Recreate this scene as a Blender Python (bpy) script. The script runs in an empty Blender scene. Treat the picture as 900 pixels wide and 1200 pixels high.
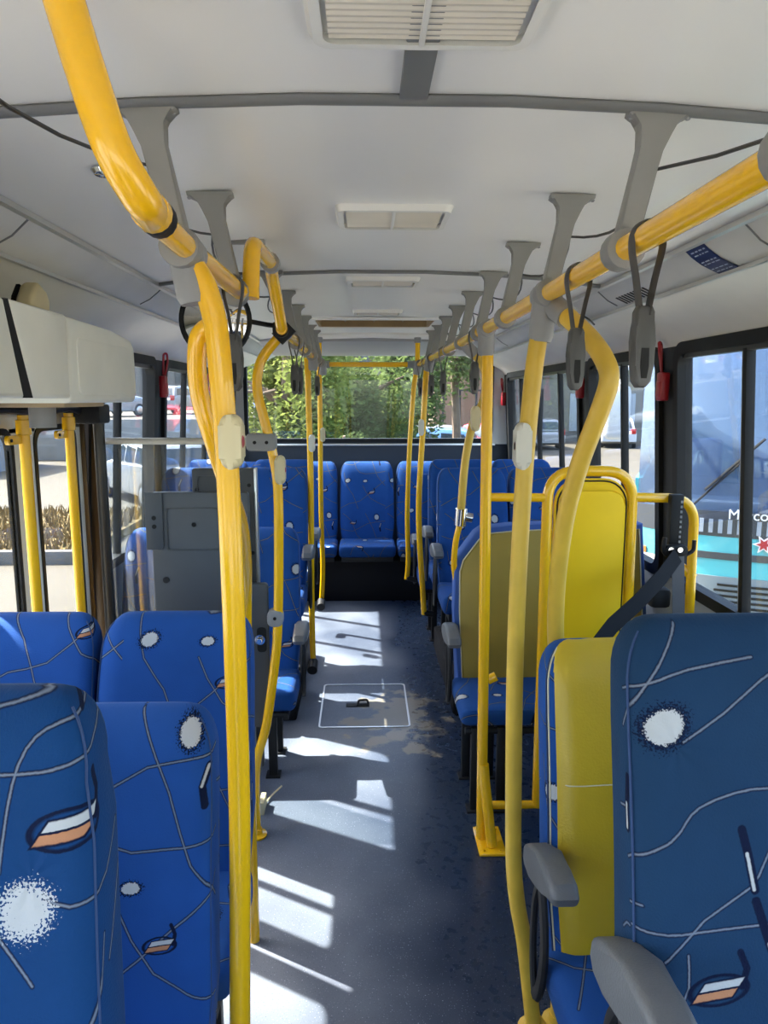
import bpy, bmesh, math, random
from math import pi, sin, cos, radians as R
from mathutils import Vector, Matrix
random.seed(7)
S = bpy.context.scene
COL = S.collection

# ------------------------------------------------------------------ camera, sky, sun, exposure
cam_d = bpy.data.cameras.new('camera'); cam = bpy.data.objects.new('camera', cam_d); COL.objects.link(cam)
cam_d.sensor_fit = 'VERTICAL'; cam_d.sensor_height = 36.0; cam_d.sensor_width = 27.0
cam_d.lens = 36.0 * 850 / 1200
cam_d.clip_start = 0.05; cam_d.clip_end = 500
cam.location = (-0.06, 0.0, 1.58)
cam.rotation_euler = (R(90 - 8.9), 0, R(-1.55))
S.camera = cam
S.view_settings.view_transform = 'Standard'; S.view_settings.look = 'None'
S.view_settings.gamma = 1.0; S.view_settings.use_curve_mapping = False
S.view_settings.exposure = 1.62
S.cycles.max_bounces = 12; S.cycles.diffuse_bounces = 6; S.cycles.transparent_max_bounces = 16
S.cycles.sample_clamp_indirect = 6.0
S.cycles.caustics_reflective = False; S.cycles.caustics_refractive = False

SUN_DIR = Vector((0.684, -0.395, -1.0)).normalized()      # the way the light travels
w = bpy.data.worlds.new('world'); S.world = w; w.use_nodes = True
wn = w.node_tree; wn.nodes.clear()
sky = wn.nodes.new('ShaderNodeTexSky'); sky.sky_type = 'NISHITA'; sky.sun_disc = False
sky.sun_elevation = math.asin(-SUN_DIR.z); sky.sun_rotation = math.atan2(-SUN_DIR.x, -SUN_DIR.y)
sky.air_density = 1.0; sky.dust_density = 3.0; sky.ozone_density = 1.0
bgn = wn.nodes.new('ShaderNodeBackground'); bgn.inputs['Strength'].default_value = 0.6
wo = wn.nodes.new('ShaderNodeOutputWorld')
wn.links.new(sky.outputs[0], bgn.inputs[0]); wn.links.new(bgn.outputs[0], wo.inputs[0])
sd = bpy.data.lights.new('sun', 'SUN'); sd.energy = 13.0; sd.angle = R(0.6); sd.color = (1.0, 0.95, 0.86)
so = bpy.data.objects.new('sun', sd); COL.objects.link(so)
so.rotation_euler = SUN_DIR.to_track_quat('-Z', 'Y').to_euler(); so.location = (-6, 6, 10)

# ------------------------------------------------------------------ materials
def mat(name, col, rough=0.5, metal=0.0, spec=0.5, noise=0.0, nscale=8.0, bump=0.0, bscale=60.0, coat=0.0):
    m = bpy.data.materials.new(name); m.use_nodes = True
    nt = m.node_tree; b = nt.nodes['Principled BSDF']
    b.inputs['Base Color'].default_value = (*col, 1); b.inputs['Roughness'].default_value = rough
    b.inputs['Metallic'].default_value = metal; b.inputs['Specular IOR Level'].default_value = spec
    b.inputs['Coat Weight'].default_value = coat
    tc = nt.nodes.new('ShaderNodeTexCoord')
    if noise:
        n = nt.nodes.new('ShaderNodeTexNoise'); n.inputs['Scale'].default_value = nscale; n.inputs['Detail'].default_value = 5
        nt.links.new(tc.outputs['Object'], n.inputs['Vector'])
        mr = nt.nodes.new('ShaderNodeMapRange'); mr.inputs['From Min'].default_value = .25; mr.inputs['From Max'].default_value = .75
        mr.inputs['To Min'].default_value = 1 - noise; mr.inputs['To Max'].default_value = 1 + noise
        nt.links.new(n.outputs['Fac'], mr.inputs['Value'])
        mx = nt.nodes.new('ShaderNodeVectorMath'); mx.operation = 'SCALE'; mx.inputs[0].default_value = col
        nt.links.new(mr.outputs[0], mx.inputs['Scale']); nt.links.new(mx.outputs[0], b.inputs['Base Color'])
    if bump:
        n2 = nt.nodes.new('ShaderNodeTexNoise'); n2.inputs['Scale'].default_value = bscale; n2.inputs['Detail'].default_value = 3
        nt.links.new(tc.outputs['Object'], n2.inputs['Vector'])
        bp = nt.nodes.new('ShaderNodeBump'); bp.inputs['Strength'].default_value = bump; bp.inputs['Distance'].default_value = .01
        nt.links.new(n2.outputs['Fac'], bp.inputs['Height']); nt.links.new(bp.outputs[0], b.inputs['Normal'])
    return m

def glass_mat(name, tint, ior=1.45, dirt=0.0, sky_sheen=0.0, sheen_col=(.6, .58, .52)):
    m = bpy.data.materials.new(name); m.use_nodes = True; nt = m.node_tree; nt.nodes.clear()
    out = nt.nodes.new('ShaderNodeOutputMaterial'); tr = nt.nodes.new('ShaderNodeBsdfTransparent'); tr.inputs[0].default_value = (*tint, 1)
    gl = nt.nodes.new('ShaderNodeBsdfGlossy'); gl.inputs['Roughness'].default_value = 0.02; gl.inputs[0].default_value = (1, 1, 1, 1)
    # reflectance of a thin sheet, the same from both faces (Schlick)
    lw = nt.nodes.new('ShaderNodeLayerWeight'); lw.inputs['Blend'].default_value = .5
    pw = nt.nodes.new('ShaderNodeMath'); pw.operation = 'POWER'; pw.inputs[1].default_value = 5; nt.links.new(lw.outputs['Facing'], pw.inputs[0])
    r0 = ((ior - 1) / (ior + 1)) ** 2
    fr = nt.nodes.new('ShaderNodeMath'); fr.operation = 'MULTIPLY_ADD'; fr.inputs[1].default_value = .55; fr.inputs[2].default_value = r0; nt.links.new(pw.outputs[0], fr.inputs[0])
    mx = nt.nodes.new('ShaderNodeMixShader')
    nt.links.new(fr.outputs[0], mx.inputs[0]); nt.links.new(tr.outputs[0], mx.inputs[1]); nt.links.new(gl.outputs[0], mx.inputs[2])
    last = mx
    if sky_sheen:  # even diffuse colour painted in for a reflection of the sky
        df = nt.nodes.new('ShaderNodeBsdfDiffuse'); df.inputs[0].default_value = (*sheen_col, 1)
        m2 = nt.nodes.new('ShaderNodeMixShader'); m2.inputs[0].default_value = sky_sheen
        nt.links.new(mx.outputs[0], m2.inputs[1]); nt.links.new(df.outputs[0], m2.inputs[2]); last = m2
    if dirt:
        tc = nt.nodes.new('ShaderNodeTexCoord'); n = nt.nodes.new('ShaderNodeTexNoise'); n.inputs['Scale'].default_value = 3; n.inputs['Detail'].default_value = 6
        nt.links.new(tc.outputs['Object'], n.inputs['Vector'])
        mr = nt.nodes.new('ShaderNodeMapRange'); mr.inputs['From Min'].default_value = .35; mr.inputs['From Max'].default_value = .8
        mr.inputs['To Max'].default_value = dirt; nt.links.new(n.outputs['Fac'], mr.inputs['Value'])
        df = nt.nodes.new('ShaderNodeBsdfDiffuse'); df.inputs[0].default_value = (.6, .58, .52, 1)
        m2 = nt.nodes.new('ShaderNodeMixShader'); nt.links.new(mr.outputs[0], m2.inputs[0])
        nt.links.new(mx.outputs[0], m2.inputs[1]); nt.links.new(df.outputs[0], m2.inputs[2]); last = m2
    nt.links.new(last.outputs[0], out.inputs[0])
    return m

M = {}
M['yellow'] = mat('yellow_paint', (.84, .46, .006), .22, noise=.015, nscale=6, coat=.3)
M['worn_yellow'] = mat('worn_yellow_paint', (.62, .40, .045), .4, noise=.12, nscale=14)
M['bracket'] = mat('grey_bracket', (.215, .21, .195), .55, noise=.1)
M['sleeve'] = mat('grey_sleeve', (.24, .24, .24), .5, noise=.08)
M['ceiling'] = mat('ceiling_laminate', (.78, .77, .735), .32, noise=.03, nscale=2)
M['cove'] = mat('cove_plastic', (.60, .595, .56), .4, noise=.07, nscale=5)
M['wallup'] = mat('upper_wall', (.80, .77, .70), .5, noise=.05, nscale=4)
M['trimdark'] = mat('dark_trim', (.16, .16, .155), .5)
M['alu'] = mat('aluminium_trim', (.62, .61, .58), .3, metal=.7)
M['walllow'] = mat('lower_wall', (.25, .26, .27), .6, noise=.06)
M['reardark'] = mat('rear_panel', (.022, .028, .038), .6)
M['riser'] = mat('riser_black', (.006, .006, .008), .7, spec=.2)
M['black'] = mat('black_rubber', (.008, .008, .008), .6, spec=.25)
M['blackmetal'] = mat('black_metal', (.010, .010, .011), .55, spec=.3)
M['anod'] = mat('anodised_black', (.03, .028, .025), .35, metal=.3)
M['pale'] = mat('pale_plastic', (.56, .51, .40), .5, noise=.12, nscale=5)
M['lens'] = mat('lamp_lens', (.66, .61, .51), .4, noise=.08, nscale=6)
M['lampframe'] = mat('lamp_frame', (.72, .71, .66), .4)
M['brown'] = mat('brown_board', (.28, .19, .09), .6, noise=.2)
M['header'] = mat('header_shell', (.82, .83, .76), .5, noise=.07, nscale=5)
M['door'] = mat('door_leaf_paint', (.72, .72, .68), .45, noise=.05)
M['beige'] = mat('beige_button', (.58, .50, .30), .45, noise=.08)
M['offwhite'] = mat('offwhite_button', (.62, .60, .52), .45)
M['grey'] = mat('grey_sheet', (.048, .054, .062), .45, noise=.12, nscale=5)
M['greydark'] = mat('grey_sheet_dark', (.042, .045, .048), .5, noise=.12)
M['armgrey'] = mat('arm_grey', (.105, .105, .105), .5, noise=.08, nscale=20, bump=.15, bscale=300)
M['strap'] = mat('strap_leather', (.045, .04, .035), .6, noise=.25, nscale=30)
M['grip'] = mat('grip_plastic', (.06, .06, .058), .45)
M['red'] = mat('red_plastic', (.35, .012, .02), .35)
M['redwindow'] = mat('red_case', (.42, .02, .035), .3)  # slightly stronger red, for the case window
M['white'] = mat('white_plastic', (.8, .8, .78), .4)
M['chrome'] = mat('chrome', (.8, .8, .8), .08, metal=1.0)
M['mirror'] = mat('mirror_glass', (.9, .9, .9), .03, metal=1.0)
M['vinyl'] = mat('yellow_vinyl', (.50, .34, .014), .42, noise=.12, nscale=4, bump=.1, bscale=200)
M['vinylolive'] = mat('shaded_yellow_vinyl', (.31, .22, .03), .55, noise=.14, nscale=4)  # yellow of the bench back, darkened to carry the shade on it
M['yellowpanel'] = mat('yellow_panel', (.80, .50, .006), .55, spec=.2, noise=.06, nscale=3)
M['belt'] = mat('belt_webbing', (.010, .011, .013), .85, spec=.15)
M['beltgrey'] = mat('belt_webbing_grey', (.10, .10, .105), .6)
M['cord'] = mat('pull_cord', (.03, .03, .03), .5)
M['navy'] = mat('navy_sticker', (.006, .018, .09), .35)
M['bluetrim'] = mat('blue_piping', (.016, .04, .11), .8)
M['bluefab'] = mat('blue_fabric_plain', (.03, .085, .30), .85, noise=.1)
M['paleseam'] = mat('pale_seam', (.5, .46, .3), .6)
M['glass'] = glass_mat('window_glass', (.82, .845, .85), 1.42, .04)
M['clearglass'] = glass_mat('clear_glass', (.97, .98, .98), 1.42)
M['acrylic'] = glass_mat('partition_glass', (.86, .90, .92), 1.5, .10)
M['hazy'] = glass_mat('door_glass', (.78, .80, .80), 1.42, .06)
M['teal'] = mat('teal_paint', (.085, .40, .42), .3, coat=.4)
M['darkglass'] = glass_mat('bus_windscreen', (.55, .62, .70), 1.75, 0, .22, (.16, .24, .38))  # its blue-grey diffuse share stands in for reflected sky
M['carglass'] = mat('car_glass', (.03, .04, .05), .08)
M['tyre'] = mat('tyre', (.02, .02, .02), .8)
M['bark'] = mat('bark', (.12, .08, .05), .9, noise=.3)
M['ground'] = mat('pale_paving', (.060, .050, .034), .9, noise=.12, nscale=.7)
M['drygrass'] = mat('dry_grass', (.15, .10, .03), .95, noise=.35, nscale=3)
M['kerb'] = mat('kerb', (.12, .11, .10), .9, noise=.1)
M['stucco'] = mat('pale_stucco', (.15, .138, .12), .9, noise=.06, nscale=.5)
M['peach'] = mat('peach_stucco', (.18, .115, .07), .9, noise=.06, nscale=.5)
M['shutter'] = mat('grey_shutter', (.26, .29, .32), .5)
M['rim'] = mat('wheel_rim', (.45, .45, .46), .3, metal=.8)
M['amber'] = mat('amber_lamp', (.35, .12, .01), .25)
M['lampred'] = mat('tail_lamp', (.4, .01, .01), .2)

def cr(pts, k=6):                                        # Catmull-Rom through points
    P = [Vector(p) for p in pts]; out = []
    for i in range(len(P) - 1):
        p0 = P[max(i - 1, 0)]; p1 = P[i]; p2 = P[i + 1]; p3 = P[min(i + 2, len(P) - 1)]
        for j in range(k):
            t = j / k; out.append(.5 * ((2 * p1) + (p2 - p0) * t + (2 * p0 - 5 * p1 + 4 * p2 - p3) * t * t + (3 * p1 - p0 - 3 * p2 + p3) * t ** 3))
    return out + [P[-1]]
# --- fabric print: strokes, worn white blobs and slit motifs drawn on the cloth with distance fields in UV (metres)
class NT:
    def __init__(s, nt): s.nt = nt
    def put(s, sock, v):
        if isinstance(v, bpy.types.NodeSocket): s.nt.links.new(v, sock)
        else: sock.default_value = v
    def m(s, op, a, b=None, c=None, clamp=False):
        n = s.nt.nodes.new('ShaderNodeMath'); n.operation = op; n.use_clamp = clamp
        s.put(n.inputs[0], a)
        if b is not None: s.put(n.inputs[1], b)
        if c is not None: s.put(n.inputs[2], c)
        return n.outputs[0]
    def v(s, op, a, b=None, scale=None):
        n = s.nt.nodes.new('ShaderNodeVectorMath'); n.operation = op
        s.put(n.inputs[0], a)
        if b is not None: s.put(n.inputs[1], b)
        if scale is not None: s.put(n.inputs['Scale'], scale)
        return n.outputs['Value'] if op in ('DOT_PRODUCT', 'LENGTH', 'DISTANCE') else n.outputs[0]
    def v3(s, op, a, b, c):
        n = s.nt.nodes.new('ShaderNodeVectorMath'); n.operation = op
        for k, x in enumerate((a, b, c)): s.put(n.inputs[k], x)
        return n.outputs[0]
    def seg(s, p, a, b):
        a = Vector((*a, 0)); b = Vector((*b, 0)); d = b - a
        pa = s.v('SUBTRACT', p, a)
        h = s.m('MULTIPLY', s.v('DOT_PRODUCT', pa, d), 1.0 / max(d.length_squared, 1e-9), clamp=True)
        return s.v('LENGTH', s.v('SUBTRACT', pa, s.v('SCALE', tuple(d), scale=h)))
    def strokes(s, p, lines):
        r = None
        for ln in lines:
            # each stroke waits for the one before it, which keeps the shader's memory small
            pp = p if r is None else s.v3('MULTIPLY_ADD', r, (1e-9, 1e-9, 1e-9), p)
            for a, b in zip(ln, ln[1:]):
                d = s.seg(pp, a, b); r = d if r is None else s.m('MINIMUM', r, d)
        return r
    def below(s, d, w, soft=.0008):
        n = s.nt.nodes.new('ShaderNodeMapRange'); n.inputs['From Min'].default_value = w - soft; n.inputs['From Max'].default_value = w + soft
        n.inputs['To Min'].default_value = 1; n.inputs['To Max'].default_value = 0; s.put(n.inputs['Value'], d); return n.outputs[0]
    def mix(s, f, a, b):
        n = s.nt.nodes.new('ShaderNodeMix'); n.data_type = 'RGBA'
        s.put(n.inputs['Factor'], f)
        for k, x in ((6, a), (7, b)):
            if isinstance(x, bpy.types.NodeSocket): s.nt.links.new(x, n.inputs[k])
            else: n.inputs[k].default_value = (*x, 1)
        return n.outputs[2]

def fabric(name, lines, blobs, slits, darks=(), halo=1, tufts=(), base=(.0008, .0145, .092), tile=None):
    m = bpy.data.materials.new(name); m.use_nodes = True; nt = m.node_tree; N = NT(nt)
    lines = [[(v.x, v.y) for v in cr([(*p, 0) for p in ln], 2)] if len(ln) > 2 else ln for ln in lines]
    b = nt.nodes['Principled BSDF']
    b.inputs['Roughness'].default_value = .8; b.inputs['Specular IOR Level'].default_value = .12
    b.inputs['Sheen Weight'].default_value = .04; b.inputs['Sheen Roughness'].default_value = .4; b.inputs['Sheen Tint'].default_value = (.6, .75, 1, 1)
    uv = nt.nodes.new('ShaderNodeUVMap'); uv.uv_map = 'UVMap'; p = uv.outputs[0]
    if tile:
        oi = nt.nodes.new('ShaderNodeObjectInfo')
        off = N.v('SCALE', (3.1, 7.7, 0), scale=oi.outputs['Random'])
        p = N.v('ADD', p, off)
        n = nt.nodes.new('ShaderNodeVectorMath'); n.operation = 'WRAP'; nt.links.new(p, n.inputs[0])
        n.inputs[1].default_value = (tile[0], tile[1], 1); n.inputs[2].default_value = (0, 0, -1); p = n.outputs[0]
    # a slight wobble, as woven cloth has
    nz = nt.nodes.new('ShaderNodeTexNoise'); nz.inputs['Scale'].default_value = 260; nz.inputs['Detail'].default_value = 1
    nt.links.new(p, nz.inputs['Vector'])
    pw = N.v('ADD', p, N.v('SCALE', N.v('SUBTRACT', nz.outputs['Color'], (.5, .5, .5)), scale=.0012))
    flat = N.v('MULTIPLY', pw, (1, 1, 0))
    big = nt.nodes.new('ShaderNodeTexNoise'); big.inputs['Scale'].default_value = 7; big.inputs['Detail'].default_value = 3; nt.links.new(p, big.inputs['Vector'])
    col = N.mix(big.outputs['Fac'], tuple(c * .8 for c in base), tuple(c * 1.2 for c in base))
    fine = nt.nodes.new('ShaderNodeTexNoise'); fine.inputs['Scale'].default_value = 330; fine.inputs['Detail'].default_value = 2; nt.links.new(p, fine.inputs['Vector'])
    DK = (.002, .005, .022); LT = (.19, .215, .26); WH = (.40, .40, .39); OR = (.38, .17, .085)
    ll = N.strokes(flat, lines)
    col = N.mix(N.below(ll, .0028), col, DK)
    col = N.mix(N.m('MULTIPLY', N.below(ll, .0012), .75), col, LT)
    for (x, y, rx, ry, a) in blobs:
        q = N.v('SUBTRACT', flat, (x, y, 0))
        qx = N.v('DOT_PRODUCT', q, (cos(a) / rx, sin(a) / rx, 0)); qy = N.v('DOT_PRODUCT', q, (-sin(a) / ry, cos(a) / ry, 0))
        d = N.m('SQRT', N.m('ADD', N.m('MULTIPLY', qx, qx), N.m('MULTIPLY', qy, qy)))
        dn = N.m('ADD', d, N.m('MULTIPLY', N.m('SUBTRACT', fine.outputs['Fac'], .5), 2.2))
        if halo: col = N.mix(N.below(dn, 1.35, .15), col, DK)
        dn2 = N.m('ADD', d, N.m('MULTIPLY', N.m('SUBTRACT', fine.outputs['Fac'], .5), .7 if halo else 2.4))
        col = N.mix(N.below(dn2, 1.0, .06), col, WH)
    for ln in darks:
        col = N.mix(N.below(N.strokes(flat, [ln]), .006), col, DK)
        col = N.mix(N.below(N.strokes(N.v('ADD', flat, (.001, 0, 0)), [ln[1:3]]), .0022), col, WH)
    for (x, y, a, s_) in slits:
        q = N.v('SUBTRACT', flat, (x, y, 0))
        qx = N.v('DOT_PRODUCT', q, (cos(a) / s_, sin(a) / s_, 0)); qy = N.v('DOT_PRODUCT', q, (-sin(a) / s_, cos(a) / s_, 0))
        e = N.m('SQRT', N.m('ADD', N.m('MULTIPLY', qx, qx), N.m('MULTIPLY', N.m('MULTIPLY', qy, qy), 4.2)))
        tail = N.strokes(flat, [[(x + s_ * .75 * cos(a), y + s_ * .75 * sin(a)), (x + s_ * .95 * cos(a) - s_ * .5 * sin(a), y + s_ * .95 * sin(a) + s_ * .5 * cos(a)), (x + s_ * .8 * cos(a) - s_ * 1.0 * sin(a), y + s_ * .8 * sin(a) + s_ * 1.0 * cos(a))]])
        col = N.mix(N.below(tail, s_ * .11), col, DK)
        col = N.mix(N.m('MULTIPLY', N.below(e, 1.0, .03), N.m('SUBTRACT', 1.0, N.below(e, .80, .06))), col, DK)
        sk = N.m('ABSOLUTE', N.m('SUBTRACT', qx, N.m('MULTIPLY', qy, .9)))
        core = N.m('MULTIPLY', N.below(sk, .62, .02), N.below(N.m('ABSOLUTE', qy), .25, .02))
        col = N.mix(N.m('MULTIPLY', N.below(sk, .70, .02), N.below(N.m('ABSOLUTE', qy), .31, .02)), col, DK)
        up = N.below(N.m('MULTIPLY', N.m('SUBTRACT', qy, .03), -1.0), 0, .01)
        dn = N.below(N.m('ADD', qy, .03), 0, .01)
        col = N.mix(N.m('MULTIPLY', core, up), col, WH); col = N.mix(N.m('MULTIPLY', core, dn), col, OR)
    nt.links.new(col, b.inputs['Base Color'])
    bp = nt.nodes.new('ShaderNodeBump'); bp.inputs['Strength'].default_value = .3; bp.inputs['Distance'].default_value = .0022
    hgt = fine.outputs['Fac']
    for (x, y) in tufts:                                    # sewn button with the cloth drawn in towards it
        q = N.v('SUBTRACT', p, (x, y, 0)); sp_ = nt.nodes.new('ShaderNodeSeparateXYZ'); nt.links.new(q, sp_.inputs[0])
        dd = N.v('LENGTH', N.v('MULTIPLY', q, (1, 1, 0))); an = N.m('ARCTAN2', sp_.outputs[1], sp_.outputs[0])
        fall = N.m('EXPONENT', N.m('MULTIPLY', dd, -26.0)); cr_ = N.m('MULTIPLY', N.m('SINE', N.m('MULTIPLY', an, 8.0)), fall)
        hgt = N.m('ADD', hgt, N.m('SUBTRACT', N.m('MULTIPLY', cr_, 2.4), N.m('MULTIPLY', N.m('EXPONENT', N.m('MULTIPLY', dd, -45.0)), 9.0)))
    nt.links.new(hgt, bp.inputs['Height']); nt.links.new(bp.outputs[0], b.inputs['Normal'])
    return m

def pxl(pts, sc, x0, y0, u0, v0):                     # photo measurements of the print -> metres on the cloth
    return [((x - x0) / sc + u0, v0 - (y - y0) / sc) for x, y in pts]
lA = [pxl(p, 1076, 125, 800, .187, .705) for p in [
    [(-60, 868), (0, 857), (62, 842)], [(8, 1025), (12, 960), (20, 915), (35, 888), (60, 875), (100, 866), (128, 850)],
    [(-40, 930), (0, 925), (50, 922), (105, 907), (140, 880)], [(60, 1048), (90, 1060), (143, 1050), (175, 1010)],
    [(-60, 1020), (0, 1078), (52, 1140)], [(135, 1110), (125, 1160), (110, 1200)], [(150, 1145), (172, 1100), (190, 1050)]]]
bA = [(*pxl([(40, 1064)], 1076, 125, 800, .187, .705)[0], .029, .026, .3)]
sA = [(*pxl([(80, 982)], 1076, 125, 800, .187, .705)[0], .14, .042)]
dA = [pxl([(97, 812), (96, 832), (94, 852), (92, 866)], 1076, 125, 800, .187, .705)]
M['fabA'] = fabric('fabric_print_near_left', lA, bA, sA, dA, halo=0, tufts=[pxl([(45, 1032)], 1076, 125, 800, .187, .705)[0]], base=(.0045, .035, .115))
def zz(pts): return pxl([(580 + x / 2.4, 700 + y / 2.4) for x, y in pts], 870, 722, 725, -.204, .692)
lB = [zz(p) for p in [[(362, 400), (440, 280), (552, 135)], [(370, 305), (470, 265), (560, 240), (750, 215)], [(525, 418), (650, 350), (768, 270), (900, 200)],
    [(365, 732), (480, 660), (520, 615), (560, 580), (660, 548), (768, 540), (900, 560)], [(455, 965), (560, 860), (690, 785), (730, 730), (768, 665), (850, 560)],
    [(375, 900), (520, 890), (768, 878), (900, 880)], [(490, 1075), (515, 1030), (515, 945)], [(370, 845), (405, 835)], [(505, 90), (590, 60), (700, 55)], [(320, 620), (355, 610)], [(320, 940), (345, 915), (365, 910)]]]
M['fabB'] = fabric('fabric_print_near_right', lB, [(*zz([(480, 380)])[0], .026, .019, .5)], [(*zz([(597, 1040)])[0], .10, .042)],
    [zz([(675, 640), (688, 700), (703, 790)]), zz([(705, 820), (740, 930), (760, 985)]), zz([(375, 530), (365, 600), (365, 660)])], tufts=[zz([(508, 425)])[0]], base=(.0085, .031, .072))
lG = [[(.0, .02), (.07, .06), (.16, .08), (.27, .17), (.36, .24)], [(.03, .30), (.05, .20), (.10, .13), (.14, .02)], [(.0, .38), (.10, .36), (.22, .42), (.36, .44)],
      [(.20, .50), (.26, .38), (.30, .27), (.36, .20)], [(.02, .50), (.09, .44), (.13, .33), (.20, .29), (.36, .31)], [(.18, .20), (.24, .10), (.36, .04)]]
M['fab'] = fabric('fabric_print', lG, [(.06, .24, .019, .014, .3), (.29, .47, .017, .02, .2), (.20, .235, .015, .009, .1)], [(.25, .145, .15, .03), (.10, .425, -.2, .026)],
                  [[(.32, .36), (.315, .39), (.325, .42)]], base=(.0115, .060, .225), tile=(.36, .52))

# floor: speckled navy vinyl, worn paler in the middle, wet in patches
def floor_mat():
    m = bpy.data.materials.new('floor_vinyl'); m.use_nodes = True; nt = m.node_tree; N = NT(nt); b = nt.nodes['Principled BSDF']
    tc = nt.nodes.new('ShaderNodeTexCoord'); p = tc.outputs['Object']
    def noise(sc, det=4, off=(0, 0, 0)):
        n = nt.nodes.new('ShaderNodeTexNoise'); n.inputs['Scale'].default_value = sc; n.inputs['Detail'].default_value = det
        nt.links.new(N.v('ADD', p, off), n.inputs['Vector']); return n.outputs['Fac']
    def rng(v, a, b_, c=0., d=1.):
        n = nt.nodes.new('ShaderNodeMapRange'); N.put(n.inputs['Value'], v)
        for k, x in zip(('From Min', 'From Max', 'To Min', 'To Max'), (a, b_, c, d)): n.inputs[k].default_value = x
        return n.outputs[0]
    big = noise(2.2, 5); wet = rng(noise(1.6, 2, (4.2, 1.3, 0)), .44, .62)
    sx = nt.nodes.new('ShaderNodeSeparateXYZ'); nt.links.new(p, sx.inputs[0])
    wetx = rng(N.m('ADD', sx.outputs[0], N.m('MULTIPLY', N.m('SUBTRACT', noise(2.6, 3, (9, 2, 1)), .5), .5)), -.16, .16)
    wet = N.m('MAXIMUM', N.m('MULTIPLY', wet, .6), wetx)
    dry = N.mix(rng(big, .3, .7), (.105, .122, .16), (.165, .185, .225))
    wetc = (.014, .026, .056)
    col = N.mix(wet, dry, wetc)
    spk = rng(noise(230, 1), .69, .73); col = N.mix(N.m('MULTIPLY', spk, .75), col, (.42, .46, .55))
    spd = rng(noise(260, 1, (3, 3, 3)), .66, .70); col = N.mix(N.m('MULTIPLY', spd, .5), col, (.01, .015, .03))
    # worn beige patch round the hatch
    e = N.v('LENGTH', N.v('MULTIPLY', N.v('SUBTRACT', p, (.10, 3.42, 0)), (3.6, 2.3, 1)))
    worn = rng(N.m('ADD', e, N.m('MULTIPLY', N.m('SUBTRACT', noise(9, 5, (1, 7, 2)), .5), 2.6)), .55, .75, 1, 0)
    col = N.mix(N.m('MULTIPLY', worn, .7), col, (.26, .22, .15))
    nt.links.new(col, b.inputs['Base Color'])
    rg = rng(wet, 0, 1, .50, .24); nt.links.new(N.m('ADD', rg, N.m('MULTIPLY', noise(30, 2), .08)), b.inputs['Roughness'])
    b.inputs['Specular IOR Level'].default_value = .35
    bp = nt.nodes.new('ShaderNodeBump'); bp.inputs['Strength'].default_value = .06; bp.inputs['Distance'].default_value = .01
    nt.links.new(noise(14, 4), bp.inputs['Height']); nt.links.new(bp.outputs[0], b.inputs['Normal'])
    return m
M['floor'] = floor_mat()

def leaf_mat(name, c0, c1):
    m = bpy.data.materials.new(name); m.use_nodes = True; nt = m.node_tree; N = NT(nt); nt.nodes.clear()
    out = nt.nodes.new('ShaderNodeOutputMaterial'); tc = nt.nodes.new('ShaderNodeTexCoord')
    n = nt.nodes.new('ShaderNodeTexNoise'); n.inputs['Scale'].default_value = 2.5; n.inputs['Detail'].default_value = 6; nt.links.new(tc.outputs['Object'], n.inputs['Vector'])
    col = N.mix(n.outputs['Fac'], c0, c1)
    d = nt.nodes.new('ShaderNodeBsdfDiffuse'); t = nt.nodes.new('ShaderNodeBsdfTranslucent'); mx = nt.nodes.new('ShaderNodeMixShader'); mx.inputs[0].default_value = .5
    nt.links.new(col, d.inputs[0]); nt.links.new(col, t.inputs[0]); nt.links.new(d.outputs[0], mx.inputs[1]); nt.links.new(t.outputs[0], mx.inputs[2]); nt.links.new(mx.outputs[0], out.inputs[0])
    return m
M['leafA'] = leaf_mat('leaf_light', (.09, .125, .03), (.24, .26, .07))  # leaf greens greyed: haze of the rear glass put into the colour
M['leafB'] = leaf_mat('leaf_mid', (.045, .078, .025), (.15, .185, .06))
M['leafC'] = leaf_mat('leaf_dark', (.03, .05, .018), (.085, .115, .04))

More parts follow.
